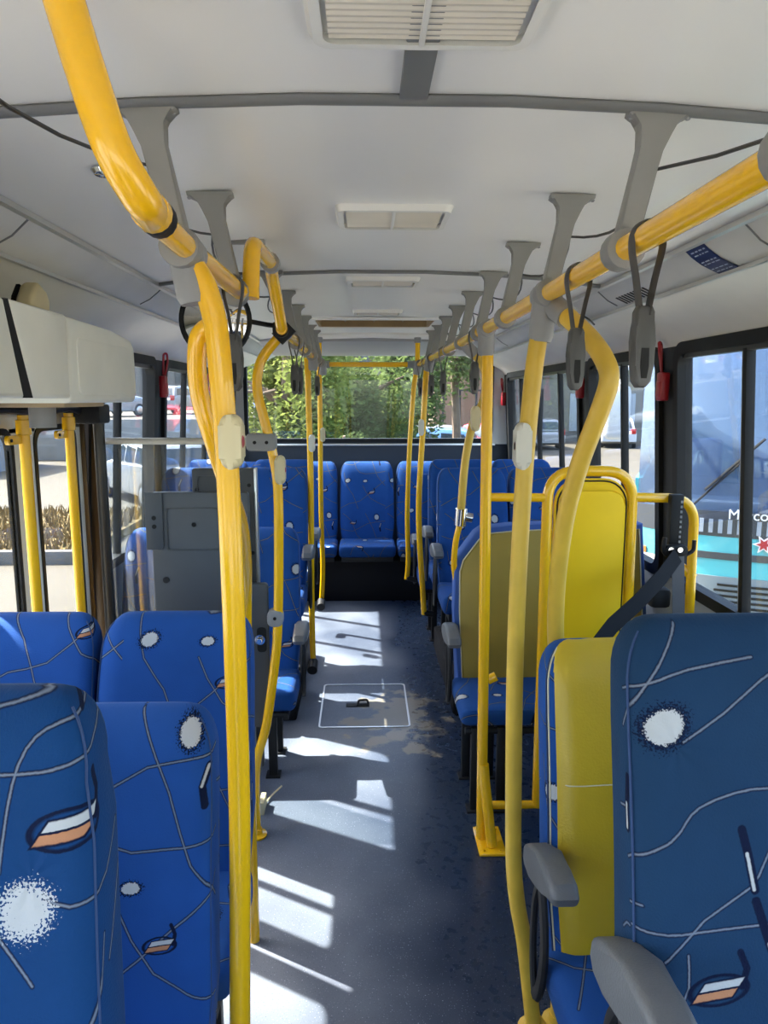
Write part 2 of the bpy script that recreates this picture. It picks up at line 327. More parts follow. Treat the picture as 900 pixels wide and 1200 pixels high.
# ------------------------------------------------------------------ mesh helpers
class MB:
    def __init__(s, org=(0, 0, 0)): s.v = []; s.f = []; s.uv = None; s.o = Vector(org)
    def add(s, vs, fs, uvs=None):
        n = len(s.v); s.v += [tuple(Vector(x) - s.o) for x in vs]; s.f += [tuple(i + n for i in f) for f in fs]
        if uvs is not None:
            if s.uv is None: s.uv = [(0, 0)] * n
            s.uv += list(uvs)
        elif s.uv is not None: s.uv += [(0, 0)] * len(vs)
        return s
    def bm(s, b, mtx=None):
        b.verts.index_update(); vs = [(mtx @ v.co if mtx else v.co.copy()) for v in b.verts]; fs = [[v.index for v in f.verts] for f in b.faces]; b.free(); return s.add(vs, fs)
    def box(s, x0, x1, y0, y1, z0, z1, bev=0., seg=2, mtx=None):
        b = bmesh.new(); bmesh.ops.create_cube(b, size=1)
        for v in b.verts: v.co = Vector(((x0 + x1) / 2 + v.co.x * (x1 - x0), (y0 + y1) / 2 + v.co.y * (y1 - y0), (z0 + z1) / 2 + v.co.z * (z1 - z0)))
        if bev: bmesh.ops.bevel(b, geom=b.edges[:], offset=bev, segments=seg, affect='EDGES', profile=.5)
        return s.bm(b, mtx)
    def prism(s, poly, fn, d0, d1, bev=0., seg=2):       # outline poly (a,b) pushed from d0 to d1, fn(a,b,d)->xyz
        b = bmesh.new(); n = len(poly)
        v0 = [b.verts.new((a, c, d0)) for a, c in poly]; v1 = [b.verts.new((a, c, d1)) for a, c in poly]
        b.faces.new(v0[::-1]); b.faces.new(v1)
        for i in range(n): b.faces.new((v0[i], v0[(i + 1) % n], v1[(i + 1) % n], v1[i]))
        if bev: bmesh.ops.bevel(b, geom=[e for e in b.edges if len({round(v.co.z, 6) for v in e.verts}) == 1], offset=bev, segments=seg, affect='EDGES', profile=.5)
        for v in b.verts: v.co = Vector(fn(*v.co))
        bmesh.ops.recalc_face_normals(b, faces=b.faces[:])
        return s.bm(b)
    def tube(s, pts, r, n=10, caps=True, closed=False, flat=None, flatdir=(1, 0, 0)):
        P = [Vector(p) for p in pts]; m = len(P); rr = r if isinstance(r, (list, tuple)) else [r] * m
        T = []
        for i in range(m):
            a = P[(i - 1) % m] if closed or i else P[0]; c = P[(i + 1) % m] if closed or i < m - 1 else P[-1]
            T.append((c - a).normalized())
        if flat: u = Vector(flatdir)
        else: u = T[0].orthogonal()
        vs = []; fs = []
        for i in range(m):
            if flat: u = Vector(flatdir)
            u = (u - T[i] * u.dot(T[i])).normalized(); w_ = T[i].cross(u)
            for k in range(n):
                a = 2 * pi * k / n + (pi / n if flat and n == 4 else 0); ra, rb = (rr[i], rr[i]) if not flat else flat
                vs.append(P[i] + u * (cos(a) * ra) + w_ * (sin(a) * rb))
        for i in range(m if closed else m - 1):
            j = (i + 1) % m
            for k in range(n): fs.append((i * n + k, i * n + (k + 1) % n, j * n + (k + 1) % n, j * n + k))
        if caps and not closed: fs.append(tuple(range(n))[::-1]); fs.append(tuple((m - 1) * n + k for k in range(n)))
        return s.add(vs, fs)
    def lathe(s, prof, c, ax='Z', n=20):                 # prof (r, h) along axis through c
        vs = []; fs = []; c = Vector(c)
        for r, h in prof:
            for k in range(n):
                a = 2 * pi * k / n; x, y = r * cos(a), r * sin(a)
                vs.append(c + Vector({'Z': (x, y, h), 'Y': (x, h, y), 'X': (h, x, y)}[ax]))
        for i in range(len(prof) - 1):
            for k in range(n): fs.append((i * n + k, i * n + (k + 1) % n, (i + 1) * n + (k + 1) % n, (i + 1) * n + k))
        fs.append(tuple(range(n))); fs.append(tuple((len(prof) - 1) * n + k for k in range(n)))
        return s.add(vs, fs)
    def ring(s, fn, a0, a1, b0, b1, w_, r, d0, d1, seg=5):
        o = rrect(a0, a1, b0, b1, r, seg); i_ = rrect(a0 + w_, a1 - w_, b0 + w_, b1 - w_, max(r - w_ * .45, .012), seg); n = len(o)
        vs = [fn(a, b, d0) for a, b in o] + [fn(a, b, d0) for a, b in i_] + [fn(a, b, d1) for a, b in o] + [fn(a, b, d1) for a, b in i_]; fs = []
        for k in range(n):
            j = (k + 1) % n
            fs += [(k, j, n + j, n + k), (2 * n + k, 3 * n + k, 3 * n + j, 2 * n + j), (k, 2 * n + k, 2 * n + j, j), (n + k, n + j, 3 * n + j, 3 * n + k)]
        return s.add(vs, fs)
    def obj(s, name, m, parent=None, sharp=.7, smooth=True):
        me = bpy.data.meshes.new(name); me.from_pydata(s.v, [], s.f); me.update()
        b = bmesh.new(); b.from_mesh(me); bmesh.ops.recalc_face_normals(b, faces=b.faces[:]); b.to_mesh(me); b.free()
        if s.uv is not None:
            l = me.uv_layers.new(name='UVMap')
            for lp in me.loops: l.data[lp.index].uv = s.uv[lp.vertex_index]
        if smooth: me.shade_smooth(); me.set_sharp_from_angle(angle=sharp)
        me.materials.append(m if not isinstance(m, str) else M[m])
        o = bpy.data.objects.new(name, me); COL.objects.link(o)
        if parent: o.parent = parent
        return o

def rrect(a0, a1, b0, b1, r, seg=5):
    r = min(r, (a1 - a0) / 2 - 1e-4, (b1 - b0) / 2 - 1e-4); out = []
    for cx, cy, st in ((a1 - r, b1 - r, 0), (a0 + r, b1 - r, 90), (a0 + r, b0 + r, 180), (a1 - r, b0 + r, 270)):
        for k in range(seg + 1): a = R(st + 90 * k / seg); out.append((cx + r * cos(a), cy + r * sin(a)))
    return out
def fillet(pts, r, k=5):                                 # bent pipe: straight runs with rounded corners
    P = [Vector(p) for p in pts]; out = [P[0]]
    for i in range(1, len(P) - 1):
        a = (P[i - 1] - P[i]); b = (P[i + 1] - P[i]); d = min(r, a.length * .48, b.length * .48)
        s_ = P[i] + a.normalized() * d; e = P[i] + b.normalized() * d
        for j in range(k + 1): t = j / k; out.append(s_ * (1 - t) ** 2 + P[i] * 2 * t * (1 - t) + e * t * t)
    return out + [P[-1]]
def tag(o, label=None, cat=None, group=None, kind=None):
    if label: o['label'] = label
    if cat: o['category'] = cat
    if group: o['group'] = group
    if kind: o['kind'] = kind
    return o
def thing(name, label, cat, loc=(0, 0, 0), rz=0, group=None):
    o = bpy.data.objects.new(name, None); COL.objects.link(o); o.location = loc; o.rotation_euler = (0, 0, rz); o.empty_display_size = .1
    return tag(o, label, cat, group)
def dup(o, loc=None, label=None, parent=None, rz=None, deep=True):
    c = o.copy(); COL.objects.link(c)
    if parent: c.parent = parent
    if loc is not None: c.location = loc
    if rz is not None: c.rotation_euler = (0, 0, rz)
    if label: c['label'] = label
    for ch in list(o.children): dup(ch, parent=c)
    return c
def struct(mb, name, m, parent=None, **k): return tag(mb.obj(name, m, parent, **k), kind='structure')

# ------------------------------------------------------------------ shell of the bus
Y0, Y1 = -1.35, 6.2                                       # front and rear of the saloon
ZS, ZT = .845, 1.785                                        # window opening, bottom and top of frame
def xs(z): return 1.175 - (z - ZS) / (ZT - ZS) * .055     # the window plane leans in towards the roof
struct(MB().box(-1.2, 1.2, Y0, Y1, -.12, 0), 'floor', 'floor')
prof = [(-.755, 1.962), (-.6, 1.984), (-.37, 2.0), (-.15, 2.008), (.15, 2.008), (.37, 2.0), (.6, 1.984), (.755, 1.962)]
YC = 4.95
def sweep(prof, ys, thick, name, m, parent=None, up=True):
    mb = MB(); n = len(prof); vs = []; fs = []
    for y in ys:
        vs += [(x, y, z) for x, z in prof]
    for y in ys:
        vs += [(x + (0 if up else math.copysign(thick, x)), y, z + (thick if up else 0)) for x, z in prof]
    k = len(ys) * n
    for i in range(len(ys) - 1):
        for j in range(n - 1):
            a = i * n + j; fs += [(a, a + 1, a + n + 1, a + n), (k + a, k + a + n, k + a + n + 1, k + a + 1)]
    for i in range(len(ys) - 1):
        for j in (0, n - 1): a = i * n + j; fs.append((a, a + n, k + a + n, k + a))
    for i in (0, len(ys) - 1):
        for j in range(n - 1): a = i * n + j; fs.append((a, a + 1, k + a + 1, k + a))
    mb.add(vs, fs); return struct(mb, name, m, parent)
# the ceiling leaves the hatch opening free
HX, HY0, HY1 = .33, 3.98, 4.42
sweep(prof, [Y0, HY0], .06, 'ceiling', 'ceiling')
sweep([p for p in prof if p[0] <= -.36] + [(-HX, 2.002)], [HY0, HY1], .06, 'ceiling.001', 'ceiling')
sweep([(HX, 2.002)] + [p for p in prof if p[0] >= .36], [HY0, HY1], .06, 'ceiling.002', 'ceiling')
sweep(prof, [HY1, YC], .06, 'ceiling.003', 'ceiling')
# valance that drops from the ceiling end to the rear window
vmb = MB(); vmb.prism([(YC - .02, 1.955), (YC + .02, 1.948), (6.15, 1.928), (6.15, 2.03), (YC - .02, 2.06)], lambda a, b, d: (d, a, b), -1.0, 1.0, .012); struct(vmb, 'trim_1', mat('valance', (.30, .30, .30), .5))
lip = MB(); lip.tube([(x, YC - .03, z - .012) for x, z in [(-.62, 1.984), (-.37, 2.0), (0, 2.01), (.37, 2.0), (.62, 1.984)]], .022, 8); struct(lip, 'trim_2', 'ceiling')
for s_, side in ((-1, 'left'), (1, 'right')):
    cp = [(s_ * .755, 1.962), (s_ * .775, 1.943), (s_ * .805, 1.922), (s_ * .84, 1.906), (s_ * .862, 1.897)]
    sweep(cp, [Y0, Y1], .05, 'trim_3' if s_ < 0 else 'trim_4', 'cove')
    up = [(s_ * .858, 1.903), (s_ * .90, 1.893), (s_ * .98, 1.868), (s_ * 1.06, 1.83), (s_ * 1.10, 1.80), (s_ * xs(1.775), 1.775)]
    sweep(up, [Y0, Y1], .018, 'wall_' + side + '_upper', 'wallup', up=False)
    al = MB(); al.box(s_ * .755 - .008, s_ * .755 + .008, Y0, Y1 - .1, 1.950, 1.962); struct(al, 'trim_5' if s_ < 0 else 'trim_6', 'alu')
    l2 = MB(); l2.box(s_ * .860 - .006, s_ * .860 + .006, Y0, Y1, 1.888, 1.898); struct(l2, 'trim_7' if s_ < 0 else 'trim_8', 'alu')
    # joints of the duct cover
for s_ in (-1, 1):
    for i, y in enumerate((1.62, 2.62, 3.6, 4.6)):
        j = MB(); j.tube([(s_ * .757, y, 1.958), (s_ * .775, y, 1.942), (s_ * .805, y + .01, 1.921), (s_ * .84, y + .015, 1.905)], .0025, 5); struct(j, 'trim_9', 'trimdark')
# cross strips on the ceiling
for i, y in enumerate((1.12, 2.55)):
    t = MB(); t.tube([(x, y, z - .004) for x, z in prof], 0, 8, flat=(.015 if i == 0 else .010, .007), flatdir=(0, 1, 0)); struct(t, 'trim_%d' % (10 + i), 'trimdark')
t = MB(); t.box(-.008, .032, .2, 1.105, 1.998, 2.012, .002); struct(t, 'trim_12', mat('grey_strip', (.17, .175, .175), .5))
# outer roof skin
rf = [(-1.16, 1.83), (-1.14, 1.95), (-1.02, 2.10), (-.6, 2.17), (0, 2.2), (.6, 2.17), (1.02, 2.10), (1.14, 1.95), (1.16, 1.83)]
sweep(rf, [Y0, Y1 + .06], .02, 'roof_shell', 'white')

# side walls: sill panel, pillars, windows with rounded black gaskets
wins = {-1: [(-1.25, -.30, []), (-.22, .62, []), (.70, 1.76, [1.25]), (2.97, 3.77, [3.25]), (3.92, 6.0, [4.43, 5.03, 5.56])],
        1: [(-1.25, -.30, []), (-.22, .72, []), (.80, 2.765, [1.52, 2.265]), (2.895, 3.85, [3.36]), (3.99, 6.03, [4.46, 5.03, 5.58])]}
wi = 0
DY0, DY1 = 1.84, 2.885                                     # doorway in the left wall
for s_, side in ((-1, 'left'), (1, 'right')):
    lo = MB()
    spans = [(Y0, DY0), (DY1, Y1)] if s_ < 0 else [(Y0, Y1)]
    for a, b in spans: lo.prism([(1.185, 0), (1.19, .5), (xs(ZS + .02), ZS + .02), (xs(ZS + .02) + .05, ZS + .02), (1.235, 0)], lambda x, z, d: (s_ * x, d, z), a, b)
    wl = struct(lo, 'wall_' + side, 'walllow')
    pl = MB(); prev = Y0
    for (a, b, mu) in wins[s_] + [(Y1, Y1, [])]:
        if s_ < 0 and prev < DY0 < a:
            pl.prism([(xs(ZS), ZS), (xs(ZT), ZT), (xs(ZT) + .05, ZT), (xs(ZS) + .05, ZS)], lambda x, z, d: (s_ * x, d, z), prev - .02, DY0)
            pl.prism([(xs(ZS), ZS), (xs(ZT), ZT), (xs(ZT) + .05, ZT), (xs(ZS) + .05, ZS)], lambda x, z, d: (s_ * x, d, z), DY1, a + .02)
        else:
            pl.prism([(xs(ZS), ZS), (xs(ZT), ZT), (xs(ZT) + .05, ZT), (xs(ZS) + .05, ZS)], lambda x, z, d: (s_ * x, d, z), prev - .02, a + .02)
        prev = b
    struct(pl, 'pillar', 'blackmetal', wl)
    wmap = lambda y, z, d: (s_ * (xs(z) + d), y, z)
    for (a, b, mu) in wins[s_]:
        wi += 1; c = Vector((s_ * 1.16, (a + b) / 2, ZS))
        root = bpy.data.objects.new('window_%d' % wi, None); COL.objects.link(root); root.location = c; root['kind'] = 'structure'
        MB(c).ring(wmap, a, b, ZS, ZT, .042, .07, -.018, .03).obj('gasket', 'black', root)
        edges = [a + .03] + list(mu) + [b - .03]
        for m0, m1 in zip(edges, edges[1:]):
            off = .008 if edges.index(m0) % 2 else 0
            MB(c).prism(rrect(m0, m1, ZS + .03, ZT - .03, .04, 3), wmap, .010 + off, .014 + off).obj('pane', 'clearglass' if b < .75 else 'glass', root, smooth=False)
        MB(c).prism([(a + .04, ZT - .058), (b - .04, ZT - .058), (b - .04, ZT - .036), (a + .04, ZT - .036)], wmap, -.004, .02).obj('slide_rail', 'anod', root)
        for m0 in mu:
            MB(c).prism([(m0 - .012, ZS + .04), (m0 + .012, ZS + .04), (m0 + .012, ZT - .05), (m0 - .012, ZT - .05)], wmap, -.006, .026, .003).obj('mullion', 'black', root)
            MB(c).prism([(m0 + .014, ZS + .04), (m0 + .026, ZS + .04), (m0 + .026, ZT - .05), (m0 + .014, ZT - .05)], wmap, .0, .022, .002).obj('sash_edge', 'alu', root)

# rear wall and rear window
RY = 6.17; RZ0, RZ1, RX0, RX1 = 1.215, 2.0, -1.065, 1.03
rw = MB()
rw.box(-1.2, 1.2, RY, RY + .06, 0, RZ0 + .025); rw.box(-1.16, 1.16, RY, RY + .06, RZ1 - .02, 2.12)
struct(rw, 'wall_rear', 'reardark')
for a, b, n in ((-1.2, RX0 + .025, 0), (RX1 - .025, 1.2, 1)):
    struct(MB().box(a, b, RY - .002, RY + .06, RZ0 - .02, RZ1 + .02), 'trim_13' if n == 0 else 'trim_14', 'wallup')
rmap = lambda x, z, d: (x, RY + d, z)
c = Vector((0, RY, RZ0)); root = bpy.data.objects.new('window_20', None); COL.objects.link(root); root.location = c; root['kind'] = 'structure'
MB(c).ring(rmap, RX0, RX1, RZ0, RZ1, .03, .09, -.02, .03).obj('gasket', 'black', root)
MB(c).prism(rrect(RX0 + .02, RX1 - .02, RZ0 + .02, RZ1 - .02, .07, 4), rmap, .01, .015).obj('pane', 'glass', root, smooth=False)
MB(c).box(RX0 - .02, RX1 + .02, RY - .03, RY - .004, RZ0 - .03, RZ0 - .012, .003).obj('sill_trim', 'alu', root)
# front wall with the windscreen (behind the viewpoint)
fw = MB(); fw.box(-1.2, 1.2, Y0 - .06, Y0, 0, .62); fw.box(-1.16, 1.16, Y0 - .06, Y0, 1.94, 2.1); fw.box(-1.2, -1.08, Y0 - .06, Y0, .62, 1.94); fw.box(1.08, 1.2, Y0 - .06, Y0, .62, 1.94)
struct(fw, 'wall_front', 'walllow')
c = Vector((0, Y0, .75)); root = bpy.data.objects.new('window_21', None); COL.objects.link(root); root.location = c; root['kind'] = 'structure'
fmap = lambda x, z, d: (x, Y0 - .03 - d, z)
MB(c).ring(fmap, -1.10, 1.10, .60, 1.96, .04, .08, -.03, .03).obj('gasket', 'black', root)
MB(c).prism(rrect(-1.08, 1.08, .62, 1.94, .06, 4), fmap, 0, .005).obj('pane', 'clearglass', root, smooth=False)
# wheel boxes that carry the raised seats
for i, (a, b, x0, x1) in enumerate(((.05, .86, -1.18, -.36), (.2, 1.02, .34, 1.18), (3.40, 4.36, -1.18, -.40), (3.45, 4.46, .38, 1.18))):
    struct(MB().box(x0, x1, a, b, 0, .185 if b < 2 else .145, .012), 'wheel_box', 'riser')
struct(MB().box(-1.18, 1.18, 5.55, RY, 0, .33, .01), 'wheel_box', 'riser')

# ------------------------------------------------------------------ door in the left wall
door = bpy.data.objects.new('door_1', None); COL.objects.link(door); door.location = (-1.155, 2.35, 0); door['kind'] = 'structure'; c = Vector(door.location)
dmap = lambda y, z, d: (-1.155 - d, y, z)
for (a, b) in ((2.36, 2.84), (1.865, 2.345)):
    lf = MB(c); ga, gb, g0, g1 = a + .075, b - .05, .30, 1.49
    lf.prism([(a, .02), (b, .02), (b, g0 + .02), (a, g0 + .02)], dmap, 0, .014, .003); lf.prism([(a, g1 - .02), (b, g1 - .02), (b, 1.57), (a, 1.57)], dmap, 0, .014, .003)
    lf.prism([(a, g0), (ga + .02, g0), (ga + .02, g1), (a, g1)], dmap, 0, .014, .003); lf.prism([(gb - .02, g0), (b, g0), (b, g1), (gb - .02, g1)], dmap, 0, .014, .003)
    l_ = lf.obj('door_leaf', 'door', door)
    MB(c).ring(dmap, ga, gb, g0, g1, .020, .06, -.004, .018).obj('gasket', 'black', l_)
    MB(c).prism(rrect(ga + .015, gb - .015, g0 + .015, g1 - .015, .04, 3), dmap, .006, .010).obj('pane', 'hazy', l_, smooth=False)
    py = 2.575 if a > 2 else 2.235
    h = MB(c); h.tube([(-1.09, py, .25), (-1.09, py, 1.53)], .0165, 12); h.lathe([(.018, 1.47), (.022, 1.472), (.022, 1.515), (.018, 1.517)], (-1.09, py, 0), n=14)
    hd = h.obj('handle', 'yellow', door)
    tb = MB(c); tb.prism(rrect(py - .10, py - .01, 1.445, 1.472, .012, 4), lambda y, z, d: (-1.09 - d, y, z), 0, .012); tb.obj('lug', 'yellow', hd)
    MB(c).lathe([(.005, -.002), (.005, .003)], (-1.089, py - .085, 1.458), 'X', 8).obj('bolt', 'black', hd)
    MB(c).lathe([(.015, 1.53), (.015, 1.585)], (-1.09, py, 0), n=12).obj('shaft', 'black', hd)
sh = MB(c); sh.lathe([(.021, .02), (.021, 1.50), (.026, 1.505), (.026, 1.525), (.021, 1.53), (.021, 1.545), (.028, 1.55), (.028, 1.57), (.02, 1.575)], (-1.09, 2.86, 0), n=16); sh.obj('pivot_shaft', 'anod', door)
MB(c).tube([(-1.09, 2.86, 1.55), (-1.07, 2.74, 1.545), (-1.075, 2.64, 1.535), (-1.06, 2.5, 1.55)], .012, 8).obj('linkage', 'blackmetal', door)
MB(c).box(-1.13, -1.0, 2.63, 2.74, 1.49, 1.56, .01).obj('linkage', 'blackmetal', door)
MB(c).tube([(-1.06, 2.5, 1.55), (-1.05, 2.3, 1.54), (-1.07, 2.1, 1.55), (-1.06, 1.9, 1.55)], .014, 8).obj('linkage', 'blackmetal', door)
MB(c).box(-1.06, -.86, 1.98, 2.28, 1.556, 1.572, .004).obj('motor_tray', mat('raw_board', (.42, .31, .18), .7, noise=.2), door)
MB(c).lathe([(.035, 1.50), (.035, 1.575)], (-.95, 2.05, 0), n=14).obj('motor', 'sleeve', door)
jm = MB(c); jm.box(-1.19, -1.14, 2.842, 2.856, 0, 1.55, .004); jm.box(-1.165, -1.11, 2.915, 2.955, 0, 1.485, .004); jm.obj('jamb', mat('bronze_post', (.075, .05, .025), .4, metal=.4), door)
struct(MB().box(-1.175, -1.12, DY0 - .02, DY1 + .1, 1.565, ZT), 'trim_15', 'blackmetal')

# cover of the door mechanism, a rounded shell in three pieces above the door
cov = thing('mechanism_cover', 'pale grey rounded shell over the door gear above the folding door', 'cover', (-.9, 2.0, 1.575)); c = Vector(cov.location)
def shell(y0, y1, z0, z1, m, name, r=.05):
    b = MB(c); b.box(-1.02, -.80, y0, y1, z0, z1, r, 4); return b.obj(name, m, cov)
cap = MB(c); cap.prism([(1.885, 1.568), (2.40, 1.568), (2.425, 1.60), (2.42, 1.74), (2.385, 1.765), (2.2, 1.775), (1.885, 1.786)], lambda y, z, d: (-d, y, z), .80, 1.11, .018, 3); pe = cap.obj('end_shell', 'header', cov)
MB(c).prism(rrect(1.93, 2.36, 1.59, 1.735, .02, 3), lambda y, z, d: (-d, y, z), .796, .806, .003).obj('access_panel', 'header', pe)
mid = MB(c); mid.prism([(1.672, 1.58), (1.88, 1.58), (1.88, 1.787), (1.588, 1.788)], lambda y, z, d: (-d, y, z), .80, 1.11, .012, 3); mid.obj('middle_shell', 'header', cov)
lft = MB(c); lft.prism([(.9, 1.58), (1.628, 1.58), (1.565, 1.786), (.9, 1.786)], lambda y, z, d: (-d, y, z), .80, 1.11, .012, 3); lft.obj('front_shell', 'header', cov)
gp = MB(c); gp.prism([(1.6285, 1.581), (1.6715, 1.581), (1.5885, 1.787), (1.5655, 1.785)], lambda y, z, d: (-d, y, z), .804, 1.10); gp.obj('gap_shade', 'black', cov)  # black fill standing in for the shade inside the open gap
kb = thing('beige_sensor', 'small beige dome standing on top of the pale grey door cover', 'sensor', (-.87, 1.86, 1.786)); c = Vector(kb.location)
MB(c).prism([(1.80, 1.786), (1.815, 1.82), (1.84, 1.85), (1.86, 1.86), (1.90, 1.845), (1.915, 1.82), (1.91, 1.786)], lambda y, z, d: (-d, y, z), .85, .895, .012, 3).obj('housing', 'beige', kb)
MB(c).prism([(1.795, 1.786), (1.81, 1.822), (1.838, 1.853), (1.845, 1.85), (1.82, 1.82), (1.805, 1.786)], lambda y, z, d: (-d, y, z), .890, .899).obj('rim', 'black', kb)

# ------------------------------------------------------------------ ceiling fittings
def ceiling_lamp(y, label, sx=.135, sy=.085, slats=0):
    r = thing('ceiling_vent', label, 'vent', (.01, y, 2.008), 0, 'ceiling air vents'); c = Vector(r.location)
    f = MB(); fm = lambda a, b, d: (a * (1 - d * 3.5), b * (1 - d * 3.5), -d)
    f.ring(fm, -sx, sx, -sy, sy, .013, .022, 0, .014, 4); f.obj('frame', 'lampframe', r)
    for k in (-1, 1):
        h = MB(); x0, x1 = (-sx + .018, -.003) if k < 0 else (.003, sx - .018)
        n = max(10, int(sy * 260)); vs = []; fs = []
        for i in range(n + 1):
            yy = (-sy + .018 + (2 * sy - .036) * i / n) * .93; zz_ = -.011 + (.0012 if i % 2 else 0)
            vs += [(x0 * .94, yy, zz_), (x1 * .94, yy, zz_)]
        for i in range(n): fs.append((2 * i, 2 * i + 1, 2 * i + 3, 2 * i + 2))
        h.add(vs, fs); h.obj('ribbed_grille', 'lens', r, smooth=False)
    MB().box(-.0035, .0035, -sy * .9, sy * .9, -.015, -.006, .001).obj('centre_bar', 'lampframe', r)
    return r
ceiling_lamp(.79, 'largest cream ribbed ceiling vent, nearest, cut by the top of the photo', .135, .165)
ceiling_lamp(1.80, 'second nearest cream ceiling vent, between the two dark cross strips', .135, .10)
ceiling_lamp(2.76, 'third flat ceiling vent, just beyond the second cross strip')
ceiling_lamp(3.72, 'farthest small ceiling vent, just before the brown hatch recess', .125, .07)
ht = thing('roof_hatch', 'brown recessed roof hatch with pale frame near the rear window', 'hatch', (0, 4.2, 2.03)); c = Vector(ht.location)
pan = MB(c); e_ = .006; pan.box(-HX + e_, HX - e_, HY0 + e_, HY1 - e_, 2.05, 2.06); pan.box(-HX + e_, HX - e_, HY1 - .02, HY1 - e_, 1.998, 2.055); pan.box(-HX + e_, HX - e_, HY0 + e_, HY0 + .02, 1.998, 2.055); pan.box(-HX + e_, -HX + .02, HY0 + e_, HY1 - e_, 1.998, 2.055); pan.box(HX - .02, HX - e_, HY0 + e_, HY1 - e_, 1.998, 2.055); pan.obj('recess', 'brown', ht)
MB(c).ring(lambda a, b, d: (a, b, 2.004 - d), -HX - .045, HX + .045, HY0 - .04, HY1 + .04, .05, .05, 0, .012, 4).obj('frame', 'ceiling', ht)
for x in (-.17, 0.0, .17): MB(c).lathe([(.006, 0), (.005, .004)], (x, HY1 - .023, 2.03), 'Y', 8).obj('screw', 'chrome', ht)
sp = thing('dome_light', 'small round chrome downlight on the ceiling behind the near left tube', 'light', (-.52, 1.40, 1.99))
MB().lathe([(.028, 0), (.030, -.006), (.024, -.012), (.016, -.006)], (0, 0, 0)).obj('bezel', 'chrome', sp); MB().lathe([(.016, -.004), (.012, -.009), (.004, -.011)], (0, 0, 0)).obj('lens', 'white', sp)
# sticker and air outlet on the right duct
st = thing('warning_sticker', 'dark blue sticker with white lines of print on the right duct cover', 'sticker', (.81, 1.86, 1.92)); c = Vector(st.location)
def covz(x): 
    cp = [(.755, 1.962), (.775, 1.943), (.805, 1.922), (.84, 1.906), (.862, 1.897)]
    for (a, b), (d, e) in zip(cp, cp[1:]):
        if a <= x <= d: return b + (e - b) * (x - a) / (d - a)
    return 1.93
sm = MB(c); vs = []; fs = []
for i in range(7):
    x = .762 + .092 * i / 6
    for y in (1.815, 1.915): vs += [(x, y, covz(x) - .002), (x, y, covz(x) - .0035)]
for i in range(6):
    a = i * 4; fs += [(a, a + 4, a + 6, a + 2), (a + 1, a + 3, a + 7, a + 5)]
sm.add(vs, fs); sm.obj('sheet', 'navy', st)
pr = MB(c); rnd = random.Random(3)
for k, x in enumerate((.770, .779, .800, .809, .830, .842)):
    y = 1.825
    while y < 1.90:
        l = rnd.uniform(.008, .022); pr.add([(x, y, covz(x) - .0042), (x, min(y + l, 1.908), covz(x) - .0042), (x + .003, min(y + l, 1.908), covz(x + .003) - .0042), (x + .003, y, covz(x + .003) - .0042)], [(0, 1, 2, 3)]); y += l + .006
tag(pr.obj('print', mat('sticker_print', (.45, .52, .62), .5), st), kind='stuff')
ov = thing('air_outlet', 'dark slotted air outlet in the right duct beside the blue sticker', 'vent', (.83, 2.45, 1.91)); c = Vector(ov.location)
for i in range(10):
    y = 2.31 + i * .026; MB(c).prism([(.806, covz(.806) - .0015), (.846, covz(.846) - .0015), (.846, covz(.846) + .006), (.806, covz(.806) + .006)], lambda x, z, d: (x, d, z), y, y + .013).obj('slot', 'black', ov)

# ------------------------------------------------------------------ hand rails with their ceiling brackets
RX_, RZ = .33, 1.80
BY = [1.13, 1.58, 2.05, 2.51, 2.96, 3.40, 3.84, 4.24, 4.62]
def bracket(s_, y, par, top=2.0):
    xt, xr = s_ * .375, s_ * RX_
    o = Vector(par.location); ax = Vector((xr - xt, 0, RZ - top)); L_ = ax.length; ax.normalize(); pe = Vector((ax.z, 0, -ax.x)) * (-1)
    b = MB(o)
    hw = .017
    pts = [(-.048, 0), (-.048, .009), (-.042, .013), (-.026, .019), (-.019, .034), (-hw, .06), (-hw, L_ - .02), (hw, L_ - .02), (hw, .06), (.019, .034), (.026, .019), (.042, .013), (.048, .009), (.048, 0)]
    def fn(a, t, d):
        k = max(0, 1 - t / .05); base = Vector((xt, y + d, top)) + ax * t + pe * a
        if t < .03: base.z = top - t - abs(a) * .04
        return base
    b.prism(pts, fn, -.013, .013, .004)
    b.lathe([(.020, -.022), (.029, -.018), (.030, 0), (.029, .018), (.020, .022)], (xr, y, RZ), 'Y', 16)
    ob = b.obj('bracket', 'bracket', par)
    for dx in (-.042, .042): MB(o).lathe([(.005, -.012), (.003, -.016)], (xt + dx, y, top), 'Z', 6).obj('screw', 'sleeve', ob)
    return ob
def tee(par, s_, y, dirv=(0, 0, -1), l=.085):
    o = Vector(par.location); p = Vector((s_ * RX_, y, RZ)); d = Vector(dirv).normalized()
    b = MB(o); b.lathe([(.0215, -.036), (.027, -.034), (.027, .034), (.0215, .036)], tuple(p), 'Y', 16); b.tube([p, p + d * (l - .01), p + d * l], [.027, .0265, .022], 14)
    return b.obj('tee_joint', 'sleeve', par)
railL = thing('hand_rail', 'yellow overhead hand rail with rising loop, left of the aisle', 'handrail', (-RX_, 2.8, RZ)); o = Vector(railL.location)
MB(o).tube(cr([(-.362, .80, 1.992), (-.340, .80, 1.909), (-.318, .805, 1.835), (-.302, .83, 1.798), (-.302, .86, 1.793), (-.315, .93, 1.797)], 6), .0205, 14).obj('riser_bend', 'yellow', railL)
MB(o).tube([(-.315, .91, 1.798), (-.322, 1.13, 1.80), (-.318, 1.60, 1.80)], .0175, 14).obj('rail_tube', 'yellow', railL)
MB(o).lathe([(.0185, -.012), (.0225, -.010), (.0225, .010), (.0185, .012)], (-.311, .935, 1.797), 'Y', 16).obj('collar', 'black', railL)
